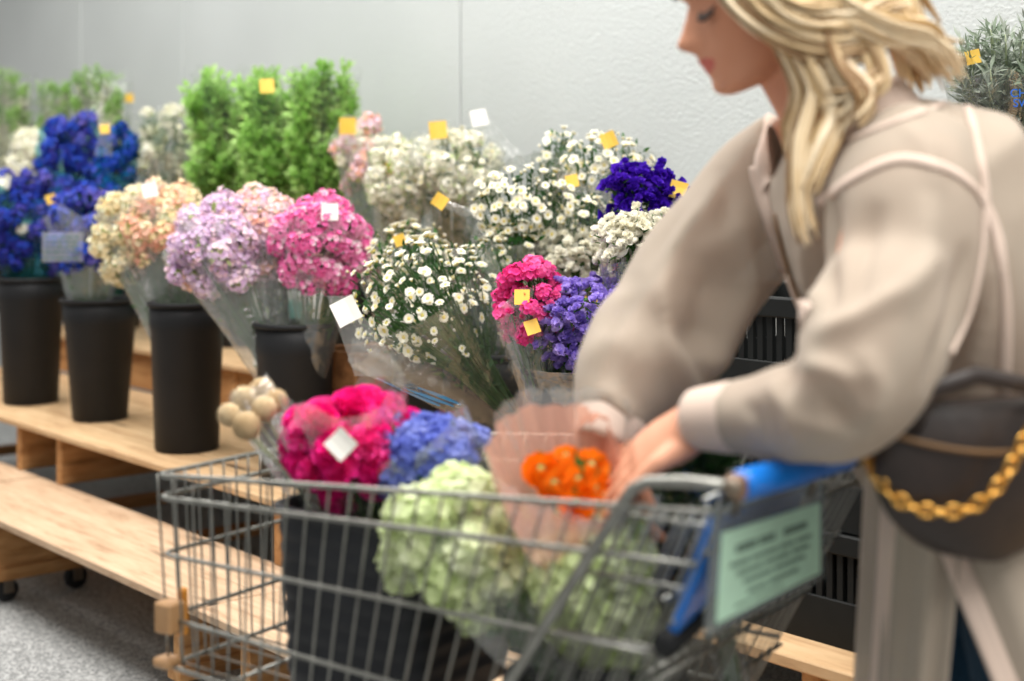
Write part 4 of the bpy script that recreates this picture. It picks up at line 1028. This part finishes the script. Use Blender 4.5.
# hands
def hand(wr, fwd, side, nrm, curls, thumb_dir, rot=0):
    # fwd wrist->knuckles, side towards the thumb, nrm out of the back of the hand
    fwd = fwd.normalized(); side = (side-fwd*side.dot(fwd)).normalized(); nrm = fwd.cross(side) if fwd.cross(side).dot(nrm) > 0 else -fwd.cross(side)
    bd.loft([(wr-fwd*.01, side*.027, nrm*.02), (wr+fwd*.02, side*.032, nrm*.018), (wr+fwd*.055, side*.041, nrm*.0165), (wr+fwd*.085, side*.041, nrm*.013), (wr+fwd*.094, side*.037, nrm*.009)], 20)
    tips = []
    for i, (o_, L, c) in enumerate(zip((.029, .0095, -.010, -.028), (.074, .082, .076, .06), curls)):
        b0 = wr+fwd*(.086-.004*abs(i-1))+side*o_; d = (fwd+side*o_*1.8).normalized(); pts = [b0-fwd*.02, b0]; ang = .02
        for sgm, q in zip((.45, .31, .24), (c, c*1.1, c*.7)):
            ang += q; dv = d*math.cos(ang)-nrm*math.sin(ang); pts.append(pts[-1]+dv*L*sgm)
        bd.tube(pts+[pts[-1]+dv*.004], [.0092, .0092, .0083, .0075, .0066, .004], 12); tips.append(pts[-1])
    tb = wr+fwd*.028+side*.026-nrm*.004
    td = thumb_dir.normalized(); p1 = tb+td*.036; p2 = p1+(td*.75+fwd*.55-nrm*.25).normalized()*.03; p3 = p2+(td*.55+fwd*.75-nrm*.35).normalized()*.024
    bd.tube([tb-td*.016, tb, p1, p2, p3, p3+(p3-p2)*.12], [.014, .0155, .0115, .0095, .0085, .005], 12)
kn = P(636, 464, 1.655)
fw = (kn-wrN)
bk_ = V((-.35, -.55, .75)); sd_ = V((-.3, .75, .3))
hand(wrN, fw, V((.1,-.75,-.35)), bk_, (.06, .08, .1, .14), V((-.8,-.25,-.4)))
hand(wrF, P(612, 492, 1.735)-wrF, V((.6,-.6,0)), V((-.6,-.5,.3)), (.4, .45, .5, .55), V((.3,-.6,-.7)))
body = remeshed(bd, 'body', .0042, 4, [M['skin'], M['lip'], M['lash']], wom)
wl = wom.location
for f in body.data.polygons:
    q = f.center+wl-HE; x, y, z = q.dot(hf)*100, q.dot(hu)*100, q.dot(hs)*100
    if x > 8.2 and abs(z) < 2.2 and -6.75+.14*z*z < y < -4.75-.09*z*z: f.material_index = 1
mb = MB()                                           # eyebrows and lowered lashes
for s_ in (-1, 1):
    mb.tube([HP(9.95-.1, 3.15, 1.2*s_), HP(9.6, 3.75, 2.6*s_), HP(8.7, 3.9, 4.2*s_), HP(7.7, 3.4, 5.2*s_)], [.0018, .003, .0026, .001], 8)
mb.obj('eyebrows', M['lash'], body)
for s_ in (-1, 1):
    mb = MB(); rows = [[], []]
    for i in range(9):
        u = i/8; z = (2.3+2.9*u)*s_; x = 9.05-.42*((u-.3)*2)**2-.5*u; y = .35-.55*math.sin(u*3.0)
        rows[0].append(HP(x-.15, y+.35, z)); rows[1].append(HP(x+.6, y-.6, z*1.05))
    mb.sheet(rows); mb.obj('eyelashes', M['lash'], body, solid=.001)

# shirt
sh = MB()
T1 = [ring(P(842,122,1.755), .085, .07), ring(P(862,145,1.755), .16, .11), ring(P(884,168,1.755), .205, .142), ring(P(905,220,1.75), .205, .152), ring(P(925,290,1.745), .195, .15), ring(P(950,370,1.745), .185, .14, lean=(.9,.4)), ring(P(975,440,1.74), .20, .145, lean=(.97,.2)), ring(P(992,510,1.74), .19, .125, lean=(1,.05)), ring(P(1004,556,1.74), .18, .105, lean=(1,0))]
def tf(u, g): return 1+.025*math.sin(g*5+u*9)*min(1,u*3)+.015*math.sin(g*9-u*14)
rr = []
for i in range(len(T1)-1):
    for j in range(5):
        t = j/5; rr.append((T1[i][0].lerp(T1[i+1][0], t), T1[i][1].lerp(T1[i+1][1], t), T1[i][2].lerp(T1[i+1][2], t)))
rr.append(T1[-1]); sh.loft(rr, 64, fn=tf)
def sleeve_tube(mb, pts, fold, seed):
    sp = spline([(*p, r_) for p, r_ in pts], 10); c = [V(q[:3]) for q in sp]; rad = [q[3] for q in sp]; n = 48; rings = []; prev = None; k = len(c); s_ = 0; vs = []
    for i in range(k):
        t = (c[min(i+1,k-1)]-c[max(i-1,0)]).normalized(); a_ = prev or V((0,0,1)); x = (a_-t*a_.dot(t)); x = x.normalized(); prev = x; y = t.cross(x); u = i/(k-1)
        for j in range(n):
            g = 6.2832*j/n
            f = 1 + fold*(.5*math.sin(u*30+2.2*math.sin(g+seed)+seed)*math.sin(u*3.1) + .9*(.35-abs(noise.noise(V((math.cos(g)*1.1+seed+u*1.5, math.sin(g)*1.1, u*4)))*1.6))+.3*math.sin(4*g+u*8+seed))
            vs.append(c[i]+x*(rad[i]*f*math.cos(g))+y*(rad[i]*f*math.sin(g)))
    fs = [(i*n+j, i*n+(j+1)%n, (i+1)*n+(j+1)%n, (i+1)*n+j) for i in range(k-1) for j in range(n)]+[tuple(range(n))[::-1], tuple((k-1)*n+j for j in range(n))]
    mb.add(vs, fs)
NS = [(P(915,165,1.66), .085), (P(905,205,1.60), .088), (P(898,280,1.55), .080), (P(872,345,1.49), .078), (P(850,392,1.475), .068), (P(808,410,1.51), .056), (P(766,416,1.555), .048), (P(730,417,1.59), .040)]
FS = [(P(800,160,1.88), .075), (P(765,190,1.91), .082), (P(715,258,1.89), .090), (P(668,328,1.85), .086), (P(637,366,1.82), .078), (P(618,400,1.795), .062), (P(610,425,1.775), .045)]
sleeve_tube(sh, NS, .05, 1.3); sleeve_tube(sh, FS, .055, 4.1)
shirt = remeshed(sh, 'shirt', .005, 3, [M['shirt']], wom)
FOLDS = [([(700,200),(664,290),(668,340),(690,385),(718,405)], .012, 9), ([(715,250),(708,310),(704,360)], -.022, 26), ([(600,385),(627,412),(640,440)], .009, 7),
 ([(745,215),(752,290),(730,350),(705,385)], .010, 10), ([(640,270),(615,330),(607,390)], -.008, 12), ([(735,160),(700,215),(650,280)], .006, 8), ([(720,165),(728,200),(722,240)], -.006, 8),
 ([(806,338),(850,322),(905,290),(945,250)], .010, 10), ([(800,362),(835,372),(860,385)], .012, 8), ([(820,395),(840,412),(850,438)], -.014, 9), ([(765,380),(790,410),(800,450)], .008, 8), ([(860,345),(880,390),(870,440)], .010, 10),
 ([(740,400),(760,420),(765,450)], -.006, 6), ([(880,200),(862,260),(850,315)], -.009, 12), ([(930,190),(925,260),(905,320)], .008, 14), ([(835,190),(825,250),(830,320)], -.014, 9), ([(800,230),(808,280),(815,310)], .007, 6),
 ([(1000,230),(985,320),(960,400)], .012, 10), ([(968,240),(955,320),(925,400)], -.012, 9), ([(790,415),(820,430),(855,428)], .007, 6), ([(770,345),(790,372),(785,400)], -.007, 7), ([(900,120),(930,150),(940,200)], .006, 8)]
def sculpt(ob, folds):
    off = wl; vs = ob.data.vertices; nr = [v.normal.copy() for v in vs]
    for v, n_ in zip(vs, nr):
        q = v.co+off; vd = V((0,0,E))-q
        fac = n_.dot(vd.normalized())
        if fac < .05: continue
        x, y = CX+q.x*F/q.y, HY-(q.z-E)*F/q.y; t_ = 0
        for pl, am, wd in folds:
            best = 1e9; bu = 0
            for k_, ((ax, ay), (bx_, by_)) in enumerate(zip(pl[:-1], pl[1:])):
                dx, dy = bx_-ax, by_-ay; u = max(0, min(1, ((x-ax)*dx+(y-ay)*dy)/(dx*dx+dy*dy))); e_ = (x-ax-u*dx)**2+(y-ay-u*dy)**2
                if e_ < best: best = e_; bu = (k_+u)/(len(pl)-1)
            if best < (2.6*wd)**2: t_ += am*math.exp(-best/(wd*wd))*min(1, 5*bu*(1-bu))
        if t_: v.co += n_*t_*1.15*min(1, fac*3)
    import bmesh
    bm = bmesh.new(); bm.from_mesh(ob.data)
    for _ in range(7): bmesh.ops.smooth_vert(bm, verts=bm.verts, factor=.5, use_axis_x=True, use_axis_y=True, use_axis_z=True)
    bm.to_mesh(ob.data); bm.free(); ob.data.update()
sculpt(shirt, FOLDS)
# cuffs
def cuff(a_, b_, r0, r1):
    mb = MB(); d = b_-a_; mb.tube([a_, a_+d*.15, a_+d*.85, b_, b_-d*.02, a_+d*.1], [r0, r0*1.03, r1*1.03, r1, r1*.9, r0*.9], 32, cap=False)
    o = mb.obj('cuff', M['band'], wom); return o
cuff(P(738,417,1.58), P(697,419,1.622), .0395, .035); cuff(P(612,420,1.778), P(602,446,1.757), .046, .038)
# collar
mb = MB(); rows = []
for i in range(29):
    g = -2.45+4.9*i/28; c = P(838,122,1.755); th = V((SD.y*.9, -SD.x*.9, .42)).normalized(); lx = SD*math.sin(g); tx = th*math.cos(g)
    base = c+lx*.082+tx*.076; up_ = V((-.35,0,.9)).normalized(); fold = lx*.03+tx*.03
    drop = 1+1.6*max(0, (abs(g)-1.6)/.85)
    rows.append([base-up_*.02, base+up_*.026*1-tx*.006, base+up_*.03+fold*.4, base+fold*.9-up_*.022*drop, base+fold*1.0-up_*.034*drop])
mb.sheet(rows); o = mb.obj('collar', M['band'], wom, solid=.002)
ss = o.modifiers.new('sub', 'SUBSURF'); ss.levels = 1; ss.render_levels = 2
# bands and seams lying on the cloth (doubled fabric)
from mathutils.bvhtree import BVHTree
dg = bpy.context.evaluated_depsgraph_get(); dg.update()
bvh = BVHTree.FromPolygons([v.co+wl for v in shirt.data.vertices], [tuple(p.vertices) for p in shirt.data.polygons])
def onshirt(x, y):
    o_ = V((0,0,E)); d = (P(x, y, 1.0)-o_).normalized(); h = bvh.ray_cast(o_, d)
    return (h[0], h[1]) if h[0] is not None else (None, None)
def seam(pix, w, name, m='band', lift=.0025, k=8, solid=.002):
    sp = spline(pix, k); hit = [onshirt(*q) for q in sp]; hit = [(a_, b_) for a_, b_ in hit if a_ is not None]
    hit = [h for q, h in enumerate(hit) if q == 0 or (h[0]-hit[q-1][0]).length < .06]
    if len(hit) < 3: return
    rows = []
    for i, (a_, nn) in enumerate(hit):
        t = (hit[min(i+1,len(hit)-1)][0]-hit[max(i-1,0)][0]).normalized(); s_ = t.cross(nn).normalized()
        row = []
        for q in (-1, -.4, .4, 1):
            l_, n_, _, _ = bvh.find_nearest(a_+s_*w*q/2); row.append(l_+n_*lift*(1 if abs(q) < .9 else .3))
        rows.append(row)
    mb = MB(); mb.sheet(rows); return mb.obj(name, M[m], shirt, solid=solid)
seam([(820,205),(850,180),(895,160),(935,165),(965,180),(985,205),(1000,250),(1006,320),(1004,395)], .013, 'armhole_seam')
seam([(773,114),(769,140),(764,165),(768,190)], .026, 'lapel', 'band', .005)
seam([(962,92),(974,130),(985,190),(982,250),(970,310),(950,355)], .010, 'sleeve_seam')
seam([(760,165),(768,215),(782,262),(796,298),(806,318)], .03, 'button_placket')
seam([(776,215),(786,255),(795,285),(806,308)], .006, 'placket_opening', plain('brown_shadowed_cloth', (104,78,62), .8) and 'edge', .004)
seam([(955,100),(900,120),(850,140)], .010, 'yoke_seam')
# coat tails: two hanging panels with a slit that shows the jeans
def tail(pix, name, seed):
    rows = []
    for v in range(13):
        u = v/12; row = []
        for i in range(25):
            s_ = i/24
            x = pix[0][0]*(1-s_)*(1-u)+pix[1][0]*s_*(1-u)+pix[2][0]*(1-s_)*u+pix[3][0]*s_*u
            y = pix[0][1]*(1-s_)*(1-u)+pix[1][1]*s_*(1-u)+pix[2][1]*(1-s_)*u+pix[3][1]*s_*u
            d = pix[0][2]*(1-s_)*(1-u)+pix[1][2]*s_*(1-u)+pix[2][2]*(1-s_)*u+pix[3][2]*s_*u
            d -= .045*math.sin(s_*math.pi) + .010*math.sin(s_*19+seed+u*1.5)*(.4+.6*u)
            row.append(P(x, y, d))
        rows.append(row)
    mb = MB(); mb.sheet(rows); return mb.obj(name, M['shirt'], wom, solid=.002), rows
t1, r1 = tail([(866,455,1.70),(970,455,1.56),(842,905,1.74),(925,905,1.46)], 'shirt_tail', 0)
t2, r2_ = tail([(905,470,1.57),(1120,470,1.62),(1085,905,1.44),(1260,905,1.60)], 'shirt_tail', 2)
def strip(rows, i0, i1, name, par):
    mb = MB(); mb.sheet([[q+V((0,-.004,0)) for q in r_[i0:i1+1]] for r_ in rows]); mb.obj(name, M['band'], par, solid=.002)
strip(r1, 4, 8, 'tail_band', t1); strip(r2_, 0, 3, 'tail_band', t2)
# jeans
mb = MB()
hpj = pel+V((0,0,-.03))
jl = MB()
jl.loft([ring(pel+V((0,0,.06)), .155, .115, lean=(1,.1)), ring(pel, .175, .13, lean=(1,.1)), ring(pel+V((.0,0,-.1)), .17, .125, lean=(1,0))], 28)
for s_, ft in ((-1, V((.66, 1.48, 0))), (1, V((.54, 1.62, 0)))):
    hp = pel+SD*.085*s_+V((0,0,-.04)); an = ft+V((.04,0,.09)); kn = hp.lerp(an, .5)+V((-.03,0,0))
    jl.tube([hp, hp.lerp(kn,.5), kn, kn.lerp(an,.35), an], [.1, .086, .064, .062, .046], 20)
remeshed(jl, 'jeans', .007, 3, [M['denim']], wom)
for s_, ft in ((-1, V((.66, 1.48, 0))), (1, V((.54, 1.62, 0)))):
    an = ft+V((.04,0,.09)); mb = MB()
    mb.tube([an+V((.055,0,-.045)), an+V((.03,0,-.05)), an+V((-.03,0,-.053)), an+V((-.12,-.02,-.062)), an+V((-.185,-.03,-.07)), an+V((-.2,-.03,-.072))], [.02, .038, .041, .036, .02, .008], 16)
    mb.obj('shoe', M['white'], wom)

# hair
hr = MB()
hr.att = []
def cap():
    n, k = 48, 20; vs = []
    for i in range(k+1):
        el = -1.0+2.57*i/k
        for j in range(n):
            g = 6.2832*j/n; q = V((math.cos(el)*math.cos(g), math.cos(el)*math.sin(g), math.sin(el)))
            x, z, y = -1.2+10.5*q.x, 8.0*q.y, 3.2+10.4*q.z
            if q.x > .1 and y < 8.4: x = min(x, 2.0+.5*max(0, y))      # keep the face clear
            vs.append(HP(x, y, z))
    fs = [(i*n+j, i*n+(j+1)%n, (i+1)*n+(j+1)%n, (i+1)*n+j) for i in range(k) for j in range(n)]
    hr.add(vs, fs); hr.att += [.2]*len(vs)
cap()
def lock(pts, r0, cnt, spread, k=8, flat=.55):
    for c in range(cnt):
        j = rdir()*spread; ph = R.uniform(0, 6.28); amp = R.uniform(.2, 1)*spread*.5; q = []
        for i, p in enumerate(pts):
            u = i/(len(pts)-1); q.append(P(*p)+j*(.5+.8*u)+V((math.sin(ph+u*7), math.cos(ph+u*6), math.sin(ph*2+u*6)))*amp*u)
        sp = spline([tuple(p) for p in q], k); m_ = len(sp)
        rd = [r0*R.uniform(.9,1.0)*(.55+.75*math.sin(min(1, .15+i/m_)*2.2))*(1-.85*max(0, i/m_-.75)/.25) for i in range(m_)]
        hr.tube([V(p) for p in sp], rd, 8, flat=flat, att=R.choice((.0, .1, .3, .45, .6, .7, .8)))
near = 1.66
G_ = [  # guide locks in the picture with their depth
 ([(770,-120,1.70),(730,-60,1.66),(735,-20,1.655),(775,25,1.64),(830,38,1.64),(880,20,1.66)], .011, 7, .012),
 ([(775,-120,1.70),(712,-70,1.67),(722,-15,1.66),(755,22,1.645),(800,45,1.64),(850,52,1.64),(895,35,1.66)], .010, 8, .010),
 ([(790,-120,1.70),(760,-50,1.655),(780,0,1.64),(830,15,1.635),(890,-5,1.65)], .012, 8, .016),
 ([(800,-115,1.71),(800,-40,1.65),(830,0,1.635),(880,30,1.64),(925,40,1.67),(945,70,1.70)], .012, 9, .016),
 ([(820,-110,1.74),(850,-40,1.68),(885,10,1.67),(920,45,1.69),(945,62,1.72)], .012, 9, .018),
 ([(790,-90,1.68),(775,-20,1.65),(790,40,1.645),(812,90,1.645),(800,150,1.635),(800,205,1.625),(808,238,1.615)], .009, 6, .008),
 ([(800,-90,1.68),(790,-10,1.65),(812,60,1.64),(835,110,1.64),(822,150,1.63),(806,190,1.625)], .010, 6, .010),
 ([(815,-90,1.68),(820,0,1.64),(835,60,1.63),(862,95,1.62),(850,120,1.62)], .009, 6, .010),
 ([(830,-60,1.68),(850,20,1.645),(870,50,1.635),(880,80,1.63),(860,95,1.625),(835,100,1.63)], .009, 6, .010),
 ([(760,-60,1.67),(752,-5,1.66),(775,40,1.65),(796,90,1.655),(788,130,1.66),(792,160,1.65)], .006, 4, .005),
 ([(850,-90,1.80),(880,-20,1.79),(905,30,1.78),(920,70,1.77)], .013, 9, .02),
 ([(760,-120,1.80),(735,-80,1.80),(735,-40,1.84),(760,30,1.85),(790,90,1.84),(800,140,1.85)], .011, 7, .012),
 ([(810,-120,1.75),(860,-80,1.73),(895,-20,1.72),(915,40,1.72)], .013, 8, .02),
]
for pts, r0, cnt, spd in G_: lock(pts, r0*.40, int(cnt*3.6), spd*1.1)
hr.obj('hair', M['hair'], body)

# handbag with its chain
BG = P(955, 480, 1.50); bag = empty('handbag', BG, 'dark brown leather handbag with a gold chain at the woman\'s hip', 'bag')
bx = V((.93, .36, 0)).normalized(); by = V((-.36, .93, 0)); bz = V((0,0,1))
def bagpt(u, w, v): return BG+bx*u+by*w+bz*v
def half(v): # half width of the crescent at height v
    return .135*math.sqrt(max(.02, 1-((v-.02)/.105)**2)) if v < .02 else .135-(v-.02)*.25
mb = MB(); rows = []; n = 40
vsb = [-.083+.166*i/18 for i in range(19)]
rings = []
for i, v in enumerate(vsb):
    hw = half(v); th = .042*math.sqrt(max(.05, 1-((v+.005)/.1)**2)); rings.append((bagpt(.035, 0, v), bx*hw, by*th))
mb.loft(rings, n); mb.obj('bag_body', M['leather'], bag)
mb = MB(); mb.tube([bagpt(.035+half(v)*s_*.97, -.043*math.sqrt(max(0.05, 1-(s_)**2))-.003, .055-.02*(1-s_*s_)) for s_ in [q/12 for q in range(-12, 13)] for v in (.05,)], .0028, 8); o = mb.obj('piping', M['edge'], bag); o['label'] = 'tan piping along the opening'
# short handle strap rising above the opening
mb = MB(); mb.tube([bagpt(-.07,-.02,.06), bagpt(-.055,-.03,.10), bagpt(.0,-.034,.115), bagpt(.07,-.034,.10), bagpt(.12,-.03,.085), bagpt(.15,-.02,.06)], .010, 10, flat=.5); mb.obj('strap', M['leather'], bag)
# the gold chain
cp = spline([(862,448,1.52),(872,470,1.475),(890,493,1.455),(915,508,1.445),(945,512,1.44),(970,508,1.44),(992,492,1.44),(1008,470,1.445),(1020,447,1.45),(1040,410,1.46),(1060,370,1.49)], 14)
pts = [P(*q) for q in cp]; ln = [0]
for a_, b_ in zip(pts[:-1], pts[1:]): ln.append(ln[-1]+(b_-a_).length)
s_ = 0; i = 0; k = 0
while s_ < ln[-1]:
    while i < len(ln)-2 and ln[i+1] < s_: i += 1
    t = (pts[i+1]-pts[i]).normalized(); c = pts[i]+t*(s_-ln[i]); x, y = basis(t)
    e = x if k % 2 == 0 else y
    mb = MB(); mb.tube([c+t*(.0088*math.cos(g))+e*(.0058*math.sin(g)) for g in [6.2832*q/14 for q in range(14)]], .0024, 7, closed=True)
    if k == 0: chain = mb.obj('chain', M['gold'], bag); chain['label'] = 'gold chain'
    else: mb.obj('chain_link', M['gold'], chain)
    s_ += .0132; k += 1

# ------------------------------------------------------------------ light and camera
w = bpy.data.worlds.new('shop_light'); sc.world = w; w.use_nodes = True
bgn = w.node_tree.nodes['Background']; bgn.inputs[0].default_value = (1.0, .99, .96, 1); bgn.inputs[1].default_value = .36
def area(name, loc, rot, sx, sy, pw, c=(1, .97, .93)):
    l = bpy.data.lights.new(name, 'AREA'); l.shape = 'RECTANGLE'; l.size = sx; l.size_y = sy; l.energy = pw; l.color = c
    o = bpy.data.objects.new(name, l); col.objects.link(o); o.location = loc; o.rotation_euler = rot; return o
area('ceiling_lamp', S(3.4, 1.3, 3.4), (0, 0, math.atan2(UN.y, UN.x)), 7.0, 1.6, 230)
area('ceiling_lamp', V((1.4, .2, 3.3)), (math.radians(12), 0, 0), 3.0, 2.0, 70)
cam = bpy.data.cameras.new('camera'); co = bpy.data.objects.new('camera', cam); col.objects.link(co); sc.camera = co
co.location = (0, 0, E); co.rotation_euler = (math.radians(90), 0, 0)
cam.sensor_width = 36; cam.lens = F/1024*36; cam.shift_y = -(340.5-HY)/1024
cam.clip_end = 60; cam.dof.use_dof = True; cam.dof.focus_distance = 2.75; cam.dof.aperture_fstop = 2.2; cam.dof.aperture_blades = 0
vs_ = sc.view_settings; vs_.view_transform = 'Standard'; vs_.look = 'None'; vs_.gamma = 1; vs_.use_curve_mapping = False; vs_.exposure = .32
sc.cycles.transparent_max_bounces = 32; sc.cycles.max_bounces = 8
